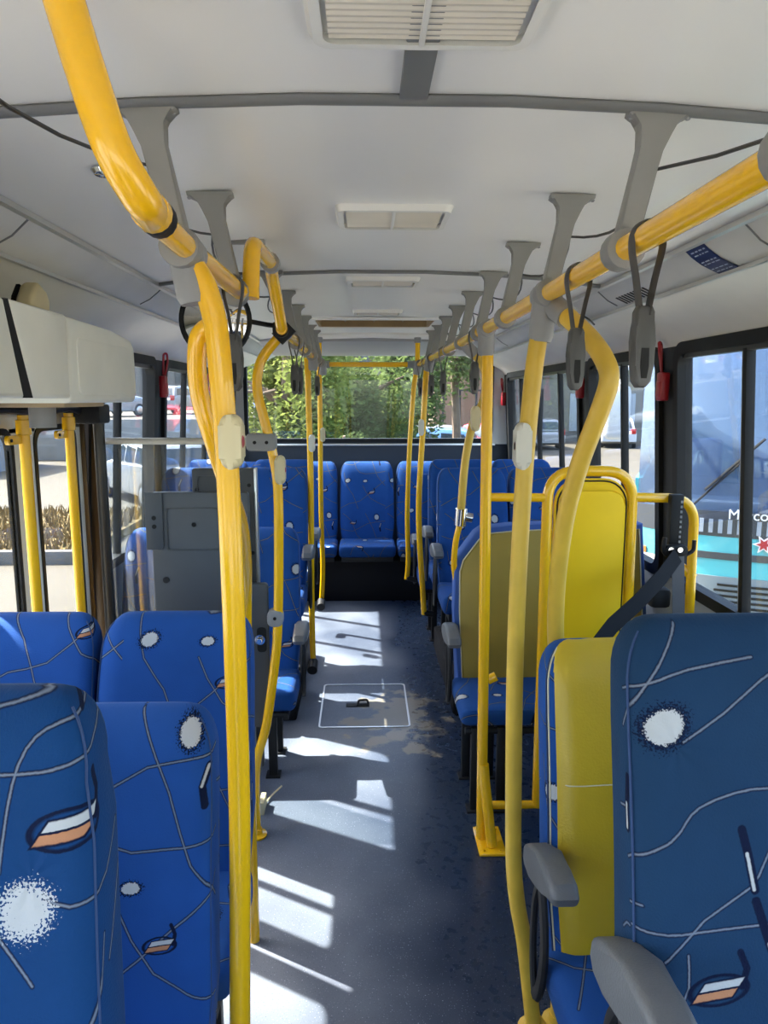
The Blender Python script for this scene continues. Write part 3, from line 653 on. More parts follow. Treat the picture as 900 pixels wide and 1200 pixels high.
MB(o).lathe([(.0205, -.016), (.0225, -.014), (.0225, .006), (.0205, .006)], (-.309, .908, 1.797), 'Y', 16).obj('collar', 'yellow', railL)
MB(o).tube(fillet([(-.300, 1.60, 1.79), (-.296, 1.61, 1.905), (-.312, 2.05, 1.945), (-.325, 2.18, 1.94), (-.325, 2.42, 1.80)], .06), .0185, 14).obj('raised_loop', 'yellow', railL)
MB(o).tube([(-.325, 2.40, 1.80), (-.338, 4.85, 1.80)], .0175, 14).obj('rail_tube', 'yellow', railL)
for y in BY:
    if y == 2.05:
        b = MB(o); b.tube([(-.36, y, 2.0), (-.315, y, 1.945)], .016, 10); b.lathe([(.019, -.02), (.026, -.018), (.026, .018), (.019, .02)], (-.312, y, 1.942), 'Y', 14); b.prism([(-.05, 0), (-.05, .012), (.05, .012), (.05, 0)], lambda a, t, d: (-.375 + a, y + d, 2.003 - t - abs(a) * .0), -.015, .015, .004); b.obj('bracket', 'bracket', railL); continue
    bracket(-1, y, railL)
railR = thing('hand_rail', 'straight yellow overhead hand rail, right of the aisle', 'handrail', (RX_, 2.8, RZ)); o = Vector(railR.location)
MB(o).tube([(RX_, -.6, 1.80), (RX_, 2.8, 1.80), (RX_ - .03, 4.85, 1.80)], .0185, 14).obj('rail_tube', 'yellow', railR)
for y in BY + [.68]: bracket(1, y, railR)
for (s_, par) in ((-1, railL), (1, railR)): pass
rb = thing('rear_cross_rail', 'yellow cross bar on two ceiling stubs before the rear window', 'handrail', (-.02, 4.85, RZ)); o = Vector(rb.location)
MB(o).tube([(-.335, 4.86, 1.80), (.295, 4.86, 1.80)], .0165, 12).obj('cross_bar', 'yellow', rb)
for x in (-.352, .292):
    MB(o).tube([(x, 4.86, 1.80), (x, 4.86, 1.965)], .0165, 12).obj('stub_post', 'yellow', rb)
    MB(o).lathe([(.016, 0), (.023, -.002), (.023, -.035), (.017, -.036)], (x, 4.86, 1.975), n=12).obj('ceiling_socket', 'sleeve', rb)
    MB(o).lathe([(.022, -.035), (.024, -.03), (.024, .03), (.022, .035)], (x + (.03 if x < 0 else -.03), 4.86, 1.80), 'X', 12).obj('joint', 'sleeve', rb)

def button(par, p, m, s_=1, h=.105, wd=.032):
    o = Vector(par.location); p = Vector(p)
    b = MB(o); b.prism(rrect(-wd, wd, -h / 2, h / 2, wd * .8, 5), lambda a, z, d: (p.x + a * .8, p.y - d, p.z + z * (1.0)), -.012, .03, .012, 3)
    bo = b.obj('stop_button', m, par); 
    MB(o).lathe([(.010, .0), (.010, .006), (.006, .008)], (p.x + s_ * wd * .80 - (.006 if s_ > 0 else 0), p.y - .01, p.z), 'X', 12).obj('push_button', 'red', bo)
    return bo
def pole(label, pts, r=.0175, m='yellow', smooth=True, tees=None, foot=True, btn=None, sleeve=None, base=None, name='grab_pole', extra=None):
    P = [Vector(p) for p in pts]; base = base or (P[-1].x, P[-1].y, max(P[-1].z, 0))
    root = thing(name, label, 'pole', base, 0, 'yellow grab poles along the aisle'); o = Vector(base)
    path = cr(P, 6) if smooth else P
    MB(o).tube(path, r, 14).obj('tube', m, root)
    if foot: MB(o).lathe([(r + .022, .002), (r + .022, .008), (r + .006, .014), (r + .004, .03)], (P[-1].x, P[-1].y, P[-1].z), n=16).obj('foot_flange', m, root)
    return root
# left near pole with its handle loop
pL1 = pole('thick yellow pole in the left foreground, with an ear-shaped handle loop', [(-.316, 1.15, 1.775), (-.300, 1.15, 1.745), (-.287, 1.15, 1.69), (-.281, 1.15, 1.60), (-.277, 1.15, 1.50), (-.275, 1.15, 1.38), (-.274, 1.15, 1.15), (-.276, 1.15, .85), (-.287, 1.15, .47), (-.295, 1.15, .0)], .0185)
o = Vector(pL1.location)
MB(o).tube(cr([(-.283, 1.165, 1.692), (-.310, 1.175, 1.686), (-.323, 1.18, 1.660), (-.327, 1.20, 1.589), (-.310, 1.22, 1.505), (-.302, 1.30, 1.415), (-.318, 1.5, 1.318), (-.345, 1.70, 1.205), (-.372, 1.86, 1.083), (-.385, 1.92, .97), (-.39, 1.93, .7), (-.39, 1.93, .0)], 6), .0155, 12).obj('handle_loop', 'yellow', pL1)
tee(pL1, -1, 1.155, (.16, 0, -1), .078); button(pL1, (-.262, 1.125, 1.515), 'beige', h=.082, wd=.021)
# second left pole, curved, carries the partition bar and the mirror
pL2 = pole('curved yellow pole holding the grey partition bar, left behind the grey cabinet', [(-.33, 2.45, 1.785), (-.352, 2.45, 1.765), (-.395, 2.45, 1.71), (-.413, 2.45, 1.65), (-.412, 2.45, 1.59), (-.398, 2.45, 1.529), (-.372, 2.45, 1.415), (-.354, 2.45, 1.29), (-.355, 2.45, 1.08), (-.364, 2.45, .806), (-.379, 2.45, .65), (-.414, 2.45, .427), (-.455, 2.45, .265), (-.46, 2.45, 0)], .0165)
o = Vector(pL2.location); b = MB(o); b.tube([(-.345, 2.45, 1.772), (-.30, 2.45, 1.815)], .026, 12); b.tube([(-.33, 2.415, 1.80), (-.33, 2.49, 1.80)], .026, 12); b.obj('tee_joint', 'black', pL2)
button(pL2, (-.340, 2.425, 1.345), 'beige', h=.095, wd=.021)
b = MB(o); b.prism(rrect(-.455, -.355, 1.405, 1.465, .015, 3), lambda a, z, d: (a, 2.43 + d, z), 0, .05, .008); cl = b.obj('bar_clamp', 'sleeve', pL2)
for x in (-.425, -.385): MB(o).lathe([(.006, -.003), (.006, .002)], (x, 2.429, 1.435), 'Y', 8).obj('bolt', 'black', cl)
b = MB(o); b.prism(rrect(-.40, -.345, .795, .855, .02, 4), lambda a, z, d: (a, 2.43 + d, z), 0, .05, .008); cl = b.obj('pole_clamp', 'sleeve', pL2); MB(o).lathe([(.006, -.003), (.006, .002)], (-.372, 2.429, .828), 'Y', 8).obj('bolt', 'black', cl)
pL3 = pole('straight yellow pole before the rear left seats, nearer of the two', [(-.358, 3.9, 1.79), (-.353, 3.9, 1.45), (-.350, 3.9, 1.16), (-.355, 3.9, .45), (-.352, 3.9, .10)], .0165, foot=False); tee(pL3, -1, 3.9, l=.075); button(pL3, (-.338, 3.875, 1.345), 'offwhite', h=.09, wd=.02)
MB(pL3.location).tube([(-.352, 3.9, .12), (-.352, 3.82, .10)], .028, 12).obj('end_socket', 'blackmetal', pL3)
pL4 = pole('straight yellow pole before the rear left seats, farther of the two', [(-.358, 4.82, 1.79), (-.350, 4.82, 1.70), (-.350, 4.82, 1.4), (-.352, 4.82, .82), (-.345, 4.82, .45), (-.358, 4.82, .2)], .0165, foot=False); tee(pL4, -1, 4.82, l=.07); button(pL4, (-.332, 4.79, 1.345), 'beige', h=.09, wd=.02)
MB(pL4.location).tube([(-.358, 4.82, .21), (-.358, 4.74, .19)], .028, 12).obj('end_socket', 'blackmetal', pL4)
# right poles
pR1 = pole('long faded yellow pole in the right foreground, bending outward near the floor', [(.330, 1.6, 1.78), (.322, 1.6, 1.735), (.312, 1.6, 1.66), (.305, 1.6, 1.574), (.296, 1.6, 1.42), (.289, 1.6, 1.171), (.288, 1.6, .925), (.294, 1.6, .602), (.299, 1.6, .46), (.310, 1.6, .36), (.332, 1.6, .24), (.363, 1.6, .0)], .0195, 'worn_yellow')
tee(pR1, 1, 1.6, (-.08, 0, -1), .10); button(pR1, (.282, 1.575, 1.478), 'offwhite', s_=-1, h=.10, wd=.021)
pR1b = pole('bowed faded yellow pole right of the long pole, reaching the yellow seat', [(.345, 1.58, 1.775), (.362, 1.53, 1.745), (.388, 1.47, 1.70), (.408, 1.43, 1.655), (.416, 1.42, 1.615), (.407, 1.44, 1.555), (.385, 1.49, 1.44), (.372, 1.54, 1.298), (.378, 1.60, 1.09), (.40, 1.62, .8), (.43, 1.62, 0)], .0195, 'worn_yellow')
b = MB(pR1b.location); b.tube([(.338, 1.598, 1.785), (.362, 1.535, 1.745)], .025, 12); b.obj('tee_joint', 'sleeve', pR1b)
pR2 = pole('slim straight bright yellow pole standing on a yellow foot plate', [(.335, 2.36, 1.79), (.346, 2.38, .91), (.357, 2.40, .0)], .0185, smooth=False, foot=False)
tee(pR2, 1, 2.36, l=.085)
b = MB(pR2.location); b.box(.335, .432, 2.30, 2.47, .001, .012, .004); fp = b.obj('foot_plate', 'yellow', pR2)
for x, y in ((.352, 2.32), (.415, 2.32), (.415, 2.45)): MB(pR2.location).lathe([(.007, .012), (.006, .017)], (x, y, 0), n=6).obj('bolt', 'yellow', fp)
b = MB(pR2.location); b.tube([(.357, 2.39, .30), (.362, 2.385, .24), (.385, 2.345, .014)], .019, 12); b.obj('brace', 'yellow', pR2)
pR3 = pole('bowed faded yellow pole clamped to the olive bench, right of aisle', [(.335, 2.95, 1.79), (.375, 2.95, 1.76), (.415, 2.95, 1.71), (.428, 2.95, 1.66), (.424, 2.95, 1.585), (.40, 2.95, 1.52), (.378, 2.95, 1.47), (.352, 2.95, 1.33), (.340, 2.95, 1.16), (.337, 2.95, 1.10)], .0165, 'worn_yellow', foot=False, base=(.337, 2.95, 1.05))
b = MB(pR3.location); b.tube([(.335, 2.95, 1.80), (.385, 2.95, 1.752)], .025, 12); b.obj('tee_joint', 'sleeve', pR3); button(pR3, (.385, 2.925, 1.50), 'beige', h=.10, wd=.022)
b = MB(pR3.location); b.tube([(.340, 2.95, 1.13), (.335, 2.95, 1.06)], .026, 12); b.tube([(.337, 2.95, 1.10), (.385, 2.95, 1.09)], .02, 10); b.obj('clamp', 'chrome', pR3)
MB(pR3.location).tube(fillet([(.337, 2.95, 1.08), (.318, 2.95, 1.0), (.312, 2.96, .90), (.33, 3.0, .80)], .04), .013, 10).obj('lower_bend', 'yellow', pR3)
pR4 = pole('yellow pole beside the second raised right seat, nearer of the rear pair', [(.30, 4.1, 1.79), (.285, 4.1, 1.70), (.272, 4.1, 1.45), (.255, 4.1, 1.13), (.250, 4.1, .95), (.258, 4.1, .74), (.275, 4.1, .50), (.286, 4.1, .33)], .0165, foot=False, base=(.286, 4.1, .3)); tee(pR4, .94, 4.1, (-.2, 0, -1), .075); button(pR4, (.258, 4.075, 1.42), 'offwhite', s_=-1, h=.09, wd=.018)
MB(pR4.location).tube([(.286, 4.1, .34), (.34, 4.1, .33)], .018, 10).obj('end_socket', 'blackmetal', pR4)
pR5 = pole('yellow pole at the rear right, beside the last seat row', [(.285, 4.82, 1.79), (.262, 4.82, 1.60), (.238, 4.82, 1.2), (.228, 4.82, .8), (.235, 4.82, .5), (.225, 4.82, .36)], .0165, foot=False, base=(.22, 4.82, .3)); tee(pR5, .9, 4.82, (-.2, 0, -1), .07)
MB(pR5.location).tube([(.225, 4.82, .37), (.30, 4.82, .35)], .018, 10).obj('end_socket', 'blackmetal', pR5)

# convex mirror on an arm
mi = thing('convex_mirror', 'round convex mirror with black rim on an arm, left of aisle', 'mirror', (-.525, 2.35, 1.822)); c = Vector(mi.location)
MB(c).lathe([(.0, -.030), (.04, -.027), (.075, -.016), (.104, .002), (.104, .01), (0, .012)], (-.525, 2.35, 1.822), 'Y', 36).obj('mirror_glass', 'mirror', mi)
MB(c).tube([(-.525 + .107 * cos(a), 2.352, 1.822 + .112 * sin(a)) for a in [2 * pi * k / 40 for k in range(40)]], .0075, 8, closed=True).obj('rim', 'black', mi)
MB(c).tube([(-.43, 2.37, 1.822), (-.37, 2.42, 1.815), (-.335, 2.43, 1.812)], .008, 8).obj('arm', 'black', mi); MB(c).lathe([(.012, -.02), (.012, .02)], (-.345, 2.43, 1.812), 'Y', 10).obj('arm_clamp', 'black', mi)

# pull cords threaded through the brackets
for s_, side in ((-1, 'left'), (1, 'right')):
    pts = []; ys = [.0 if s_ > 0 else .3] + BY
    for a, b in zip(ys, ys[1:]):
        for k in range(8):
            t = k / 8; sag = (.03 if b - a < .6 else .055) * 4 * t * (1 - t)
            out = (.03 if b - a < .6 else .06) * 4 * t * (1 - t)
            pts.append((s_ * (.372 + out), a + (b - a) * t, 1.915 - sag * (1 if s_ > 0 else .7)))
    pts.append((s_ * .372, BY[-1], 1.915))
    cd = MB(); cd.tube(pts, .0026, 6)
    tag(cd.obj('pull_cord', 'cord'), 'thin dark pull cord sagging between the ceiling brackets on the %s' % side, 'cord')
# cable looping on the right duct
cb = MB(); cb.tube(cr([(.75, 3.1, 1.950), (.785, 3.0, 1.922), (.83, 2.96, 1.898), (.88, 3.02, 1.878)], 6), .004, 6); tag(cb.obj('loose_cable', 'cord'), 'short loose black cable hanging from the right duct past the middle', 'cable')

# strap handles
def make_strap():
    r = thing('strap_handle', '', 'strap'); 
    MB().tube(cr([(-.004, .002, -.105), (-.012, .004, -.055), (-.021, .004, -.012), (-.018, .002, .012), (0, 0, .0225), (.018, -.002, .012), (.021, -.004, -.012), (.012, -.004, -.055), (.004, -.002, -.105)], 4), 0, 6, flat=(.010, .0022), flatdir=(0, 1, 0)).obj('strap_loop', 'strap', r)
    g = MB(); g.prism(cr_closed([(-.011, -.092), (.011, -.092), (.016, -.100), (.0155, -.12), (.013, -.14), (.0165, -.175), (.015, -.197), (.006, -.205), (-.006, -.205), (-.013, -.197), (-.015, -.175), (-.0125, -.14), (-.0155, -.12), (-.016, -.100)]), lambda a, b, d: (a * .86, d, b), -.010, .010, .005, 2); go = g.obj('grip', 'grip', r)
    MB().prism(cr_closed([(-.007, -.15), (.007, -.15), (.008, -.175), (.005, -.192), (-.005, -.192), (-.008, -.175)]), lambda a, b, d: (a * .8, d, b), -.0108, .0108).obj('grip_recess', 'black', go)
    return r
def cr_closed(p): return p
strap0 = make_strap(); first = True
for (x, y, lab, rz) in [(.333, 1.04, 'large near strap handle on the right rail, nearest the viewer', .15), (.331, 1.36, 'second nearest strap handle on the right rail, beside the bowed pole', .15),
        (.330, 2.60, 'third strap handle on the right rail, just left of the slim straight pole', .15), (.318, 3.52, 'fourth strap handle on the right rail, hanging free before the rear window', .1),
        (.31, 4.05, 'fifth strap handle on the right rail, beside the second last pole', .1), (.305, 4.40, 'second last strap handle on the right rail', .1), (.30, 4.72, 'last strap handle on the right rail, nearest the cross bar', .1),
        (-.320, 1.50, 'near strap handle on the left rail, before the mirror', -.15), (-.328, 2.86, 'strap handle on the left rail just beyond the mirror clamp, nearer of its pair', -.1), (-.329, 3.08, 'strap handle on the left rail just beyond the mirror clamp, farther of its pair', -.1),
        (-.333, 4.3, 'last strap handle on the left rail, between the rear poles', -.1)]:
    s_ = strap0 if first else dup(strap0); first = False
    s_.location = (x, y, 1.80); s_.rotation_euler = (0, 0, rz); s_['label'] = lab; s_['group'] = 'strap handles on the hand rails'

# emergency hammers in red cases on the window pillars
def make_hammer():
    r = thing('emergency_hammer', '', 'hammer')
    MB().box(-.012, .022, -.028, .028, -.055, .055, .008, 2).obj('case', 'red', r)
    MB().box(-.016, -.010, -.018, .018, -.04, .02, .003).obj('case_window', 'redwindow', r)
    h = MB(); h.tube(fillet([(.0, -.004, .03), (-.02, -.010, .13), (-.02, .0, .17), (-.005, .012, .165), (.0, .010, .06)], .015), .0055, 8); h.obj('handle', 'red', r)
    return r
h0 = make_hammer()
for i, (s_, y, z, lab) in enumerate([(-1, 3.845, 1.64, 'red emergency hammer on the left pillar beside the pale door cover'), (-1, 4.93, 1.575, 'red emergency hammer on the left, partly behind the yellow handle loop'),
        (1, 2.83, 1.625, 'largest red emergency hammer on the near right pillar, behind the strap grip'), (1, 3.92, 1.635, 'red emergency hammer on the second right pillar, behind the bowed pole'), (1, 6.10, 1.575, 'red emergency hammer at the rear right corner of the bus'), (1, 5.03, 1.615, 'red emergency hammer on the far right mullion, mostly behind the long pole')]):
    h = h0 if i == 0 else dup(h0)
    h.location = (s_ * (xs(z) - .034), y, z); h.rotation_euler = (0, 0, 0 if s_ > 0 else pi); h['label'] = lab; h['group'] = 'red emergency hammers'

# ------------------------------------------------------------------ seats
def backrest_mesh(mb, cx, W=.178, T=.056, taper=.04, H=.66, lean=.14, wide=None, zb=.40, n=36, rc=.085):
    """a tall padded backrest standing on z=zb, its front towards -Y; UV in metres over the front and round the sides"""
    st = [(0, 1, .8), (.01, 1, .95)] + [(H * k / 14, 1, 1) for k in range(1, 13)]
    v0 = H - rc
    st = [s for s in st if s[0] < v0 - .01] 
    rings = [(v, W * (.95 + .09 * min(1, v / .18)) * (1 - taper * (v / H) ** 1.5), T * t * (1 + .10 * sin(pi * v / H))) for v, _, t in st]
    for k in range(9):
        a = pi / 2 * k / 8; rings.append((v0 + rc * sin(a), W * 1.04 * (1 - taper) - .056 * (1 - cos(a)), T * (.10 + .90 * max(0., cos(a)))))
    vs = []; uvs = []; fs = []
    for v, w_, t in rings:
        yc = lean * (v / H) ** 1.15 - .018 * sin(pi * min(1, v / H * 1.0))
        acc = 0; prevp = None
        for k in range(n):
            a = 2 * pi * k / n - pi / 2; e = .34
            x = w_ * math.copysign(abs(cos(a)) ** e, cos(a)); y = t * math.copysign(abs(sin(a)) ** (.42), sin(a))
            if sin(a) < 0: y += .010 * max(0, 1 - (x / (w_ * .8)) ** 2) - .003 * sin(x * 40)   # dished front
            vs.append((cx + x, yc + y, zb + v)); 
            side = abs(y - t) if False else 0
            uu = x + math.copysign(max(0, y + t * .6), x) if abs(x) > w_ * .9 else x
            uvs.append((uu, v))
    m_ = len(rings)
    for i in range(m_ - 1):
        for k in range(n): fs.append((i * n + k, i * n + (k + 1) % n, (i + 1) * n + (k + 1) % n, (i + 1) * n + k))
    fs.append(tuple(range(n))[::-1]); fs.append(tuple((m_ - 1) * n + k for k in range(n)))
    mb.add(vs, fs, uvs)
    mb.front = []                                             # the front skin, pushed out a little: used for sewn-on vinyl
    zf = []; keep = {}
    def vid(i, k):
        if (i, k) not in keep:
            x, y, z = vs[i * n + k]; v, w_, t = rings[i]; yc = lean * (v / H) ** 1.15 - .018 * sin(pi * min(1, v / H))
            q = max(0, (v - v0) / rc); keep[(i, k)] = len(zf); zf.append((cx + (x - cx) * .965, y - .004 * (1 - q * .4), z + .004 * q))
        return keep[(i, k)]
    ff = [(vid(i, k), vid(i, (k + 1) % n), vid(i + 1, (k + 1) % n), vid(i + 1, k)) for i in range(m_ - 1) for k in range(n) if k <= n // 4 - 2 or k >= n - n // 4 + 1]
    mb.front = (zf, ff, [[(sg * .965 * w_ * .995 + cx, lean * (v / H) ** 1.15 - .018 * sin(pi * v / H) - t * .66, zb + v) for v, w_, t in rings[:-2]] for sg in (-1, 1)],
                lambda v: [(cx + u * W * .95, lean * (v / H) ** 1.15 - .018 * sin(pi * v / H) - T * 1.09 * (1 - abs(u) ** 6) ** .2 + .010 * max(0, 1 - (u / .8) ** 2) - .006, zb + v) for u in [-.98 + 1.96 * j / 14 for j in range(15)]])
    # seam line between front and side
    seam = []
    for sgn in (-1, 1):
        seam.append([(cx + sgn * w_ * .985, lean * (v / H) ** 1.15 - .018 * sin(pi * v / H) - t * .62, zb + v) for v, w_, t in rings[:-3]])
    return seam
def cushion_mesh(mb, cx, W=.178, D=.40, z0=.345, z1=.455):
    b = bmesh.new(); bmesh.ops.create_cube(b, size=1)
    for v in b.verts: v.co = Vector((cx + v.co.x * 2 * W, -D / 2 - .0 + v.co.y * D, (z0 + z1) / 2 + v.co.z * (z1 - z0)))
    for v in b.verts:
        if v.co.y < -D * .9 and v.co.z < (z0 + z1) / 2: v.co.y += .04
    bmesh.ops.bevel(b, geom=b.edges[:], offset=.036, segments=4, affect='EDGES', profile=.55)
    b.verts.index_update(); vs = [v.co.copy() for v in b.verts]; fs = [[v.index for v in f.verts] for f in b.faces]; b.free()
    mb.add(vs, fs, [(v.x - cx + .05, -v.y * .8 - (v.z - z1) + .08) for v in vs])

def armrest(par, x, m='armgrey', tilt=8):
    """grey moulded arm rest on a black bowed bracket at the aisle side"""
    out = [(.02, .0), (.03, .022), (.015, .046), (-.03, .056), (-.10, .054), (-.165, .043), (-.212, .022), (-.222, -.002), (-.210, -.016), (-.14, -.012), (-.08, -.012), (-.02, -.016)]
    ct, st_ = cos(R(tilt)), sin(R(tilt))
    a = MB(); a.prism(out, lambda y, z, d: (x + d, .01 + y * ct + z * st_, .605 - y * st_ + z * ct), -.027, .027, .012, 3); ao = a.obj('armrest', m, par)
    b = MB(); b.tube(cr([(x, -.02, .60), (x, -.055, .52), (x, -.06, .44), (x, -.03, .35), (x, .0, .32)], 5), 0, 8, flat=(.009, .016), flatdir=(1, 0, 0)); b.tube(cr([(x, -.02, .60), (x, .02, .53), (x, .03, .44), (x, .02, .36), (x, .0, .32)], 5), 0, 8, flat=(.008, .010), flatdir=(1, 0, 0)); b.obj('arm_bracket', 'blackmetal', ao)
    return ao

def make_double(label, side, fab='fab', front=None, H=.66, arm=True, yellow=False, w=.196, gap=.003, legs=True, tilt=8, D=.36, drop=0., woff=0., taper=.04, group='double passenger seats'):
    """two backs and two cushions on one frame; origin on the floor under the foot of the backs, aisle side towards x=0"""
    r = thing('double_seat', label, 'seat', (0, 0, 0), 0, group)
    s_ = side
    for k in (0, 1):                                           # 0 = aisle place, 1 = window place
        cx = s_ * (w + k * (2 * w + gap))
        b = MB((0, -woff * k, 0)); seam = backrest_mesh(b, cx, w * .97, H=H, taper=taper); bo = b.obj('backrest', fab, r)
        for sm in seam:
            p = MB((0, -woff * k, 0)); p.tube(sm, .0018, 5); p.obj('piping', 'bluetrim', bo)
        if yellow:
            zf, ff, ed, sl = b.front; p = MB(); p.add(zf, ff); p.obj('vinyl_front', 'vinyl', bo)
            for e_ in ed: p = MB(); p.tube(e_, .0026, 5); p.obj('seam', 'paleseam', bo)
            p = MB(); p.tube(sl(H * .60), .0016, 5); p.obj('seam', 'paleseam', bo)
        q = MB((0, -woff * k, 0)); cushion_mesh(q, cx, w, D); q.obj('cushion', 'fab', r)
    f = MB(); X0, X1 = sorted((s_ * .03, s_ * (4 * w - .02)))
    for y in (-D * .82, -.06): f.tube([(X0, y, .335), (X1, y, .335)], .014, 8)
    f.box(X0, X0 + .02, -D * .9, .03, .32, .35); f.box(X1 - .02, X1, -D * .9, .03, .32, .35); f.obj('seat_frame', 'blackmetal', r)
    if legs:
        for y in (-D * .8, -.04):
            l = MB(); l.box(s_ * .10 - .018, s_ * .10 + .018, y - .014, y + .014, drop + .006, .335, .003); l.box(s_ * .10 - .03, s_ * .10 + .03, y - .03, y + .03, drop, drop + .008); l.obj('leg', 'blackmetal', r)
    if arm: armrest(r, -s_ * .012, tilt=tilt)
    return r
AX = .325                                                  # aisle edge of the seat blocks
def place(r, side, yt, h=0., dx=0.): r.location = (side * (AX + dx), yt - .13, h); return r
sL0 = place(make_double('printed blue double seat in the near left foreground, showing a large white worn spot', -1, fab='fabA', arm=False, w=.20, taper=.20), -1, .80, .19, .0)
sR0 = place(make_double('printed blue double seat in the near right foreground, raised in front of the yellow one', 1, fab='fabB', w=.185, tilt=22), 1, .96, .22, -.045)
proto = place(make_double('printed blue double seat in the left foreground, middle one of three close rows', -1, arm=False, H=.635, w=.187), -1, 1.24, -.0, -.005)
s2 = place(dup(proto, label='printed blue double seat on the left directly before the folding door'), -1, 1.75, .02, .007)
sY = place(make_double('double seat with yellow vinyl fronts and blue sides in the right foreground', 1, yellow=True, w=.19, H=.66, tilt=22), 1, 1.50, .0, -.012)
protoA = place(make_double('printed blue double seat on the left behind the grey cabinet, its cushions sunlit', -1, D=.31, drop=.06, H=.66), -1, 3.26, -.06, .025)
protoB = make_double('x', -1)
for (sd_, yt, h, lab) in [(-1, 3.93, .15, 'raised printed blue double seat on the left, second row behind the grey cabinet'), (-1, 4.45, .15, 'raised printed blue double seat on the left, third row behind the grey cabinet')]:
    sB = protoB if yt < 4 else dup(protoB); sB['label'] = lab; place(sB, sd_, yt, h, .04)
protoR = place(make_double('printed blue double seat on the right directly behind the olive bench, raised', 1), 1, 4.0, .14, .01)
place(dup(protoR, label='printed blue double seat on the right, second raised row behind the olive bench'), 1, 4.55, .14, .01)
place(dup(protoR, label='printed blue double seat on the right, last row before the rear bench'), 1, 5.02, 0, -.03)

# olive-yellow wide bench on the right behind the partition
ob = thing('wide_bench', 'wide olive yellow backed bench with blue cushion, behind the slim yellow pole', 'seat', (.30, 2.90, 0))
W_ = .40
sil = [(0.02, .36), (.012, .70), (.016, .88), (.03, .925), (.105, 1.02), (.135, 1.04), (.25, 1.05), (.40, 1.055), (.82, 1.055), (.83, .36)]
def bmap(a, z, d): return (a, d + .13 * (z - .4) / .6, z)
MB().prism(sil, bmap, -.045, .045, .010, 3).obj('backrest', 'bluefab', ob)
inn = [(.042, .40), (.034, .70), (.038, .865), (.052, .91), (.12, .995), (.15, 1.018), (.26, 1.028), (.40, 1.034), (.80, 1.034), (.805, .40)]
MB().prism(inn, bmap, -.052, -.02, .010, 2).obj('vinyl_front', 'vinylolive', ob)
e = MB(); e.tube([bmap(a, z, -.051) for a, z in inn], .003, 5, closed=True); e.obj('seam', 'paleseam', ob)
q = MB(); cushion_mesh(q, .415, .415, .36, .345, .435); q.obj('cushion', 'fab', ob)
for x in (.06, .16):
    for y in (-.30, -.05): l = MB(); l.box(x - .017, x + .017, y - .015, y + .015, .006, .34, .003); l.box(x - .03, x + .03, y - .03, y + .03, 0, .008); l.obj('leg', 'blackmetal', ob)
f = MB(); f.tube([(.02, -.30, .325), (.82, -.30, .325)], .014, 8); f.tube([(.02, -.05, .325), (.82, -.05, .325)], .014, 8); f.obj('seat_frame', 'blackmetal', ob)
armrest(ob, -.012)

# rear row of five single seats
rs = None
labs = ['rear row seat at the far left, by the left window', 'rear row seat second from the left, sunlit along its edges', 'middle seat of the rear row, facing down the aisle', 'rear row seat second from the right, partly behind the yellow poles', 'rear row seat at the far right, by the right window']
for i in range(5):
    x = -.04 + (i - 2) * .455; 
    if i in (0, 4): x -= .0 + math.copysign(.0, i - 2)
    if rs is None:
        rs = thing('single_seat', labs[0], 'seat', (0, 0, 0), 0, 'seats of the rear row')
        b = MB(); seam = backrest_mesh(b, 0, .214, T=.064, H=.665, rc=.11); bo = b.obj('backrest', 'fab', rs)
        for sm in seam: p = MB(); p.tube(sm, .0024, 5); p.obj('piping', 'bluetrim', bo)
        q = MB(); cushion_mesh(q, 0, .220, .38, .36, .46); q.obj('cushion', 'fab', rs)
        MB().box(-.20, .20, -.33, -.26, .328, .365, .005).obj('seat_frame', 'blackmetal', rs); r_ = rs
    else: r_ = dup(rs)
    r_.location = (x, 5.80, 0.005); r_['label'] = labs[i]

# ------------------------------------------------------------------ grey cabinet, partition glass
cb_ = thing('grey_cabinet', 'dark grey sheet metal cabinet panels with a lock, left of aisle behind the seats', 'cabinet', (-.65, 2.6, 0)); c = Vector(cb_.location)
fb = MB(c); fb.prism(rrect(-.795, -.46, .20, 1.262, .012, 3), lambda a, z, d: (a, 2.48 + d, z), 0, .035, .004); fo = fb.obj('front_panel', 'grey', cb_)
fl = MB(c); fl.prism([(-.812, 1.262), (-.752, 1.262), (-.752, 1.075), (-.760, 1.063), (-.812, 1.063)], lambda a, z, d: (a, 2.473 + d, z), 0, .008, .003); flo = fl.obj('hinge_flap', 'grey', cb_)
for z in (1.175, 1.145): MB(c).lathe([(.008, -.001), (.008, .001)], (-.782, 2.472, z), 'Y', 10).obj('hole', 'black', flo)
MB(c).ring(lambda a, z, d: (a, 2.479 - d, z), -.742, -.56, 1.06, 1.21, .003, .004, 0, .003, 2).obj('service_lid', 'greydark', fo)
for (x, z, rr_) in ((-.752, .955, .011), (-.54, 1.19, .007), (-.648, 1.150, .008)): MB(c).lathe([(rr_, -.002), (rr_, .001)], (x, 2.479, z), 'Y', 12).obj('hole', 'black', fo)
bk = MB(c); bk.prism(rrect(-.672, -.445, .20, 1.335, .008, 3), lambda a, z, d: (a, 2.575 + d, z), 0, .03, .004); bo_ = bk.obj('back_panel', 'greydark', cb_)
MB(c).ring(lambda a, z, d: (a, 2.574 - d, z), -.655, -.50, 1.24, 1.31, .003, .004, 0, .003, 2).obj('service_lid', 'grey', bo_)
for (x, z) in ((-.47, 1.275), (-.463, 1.03), (-.655, 1.26)): MB(c).lathe([(.007, -.002), (.007, .001)], (x, 2.574, z), 'Y', 10).obj('hole', 'black', bo_)
MB(c).box(-.452, -.444, 2.57, 2.61, .9, 1.335, .001).obj('edge_strip', 'alu', bo_)
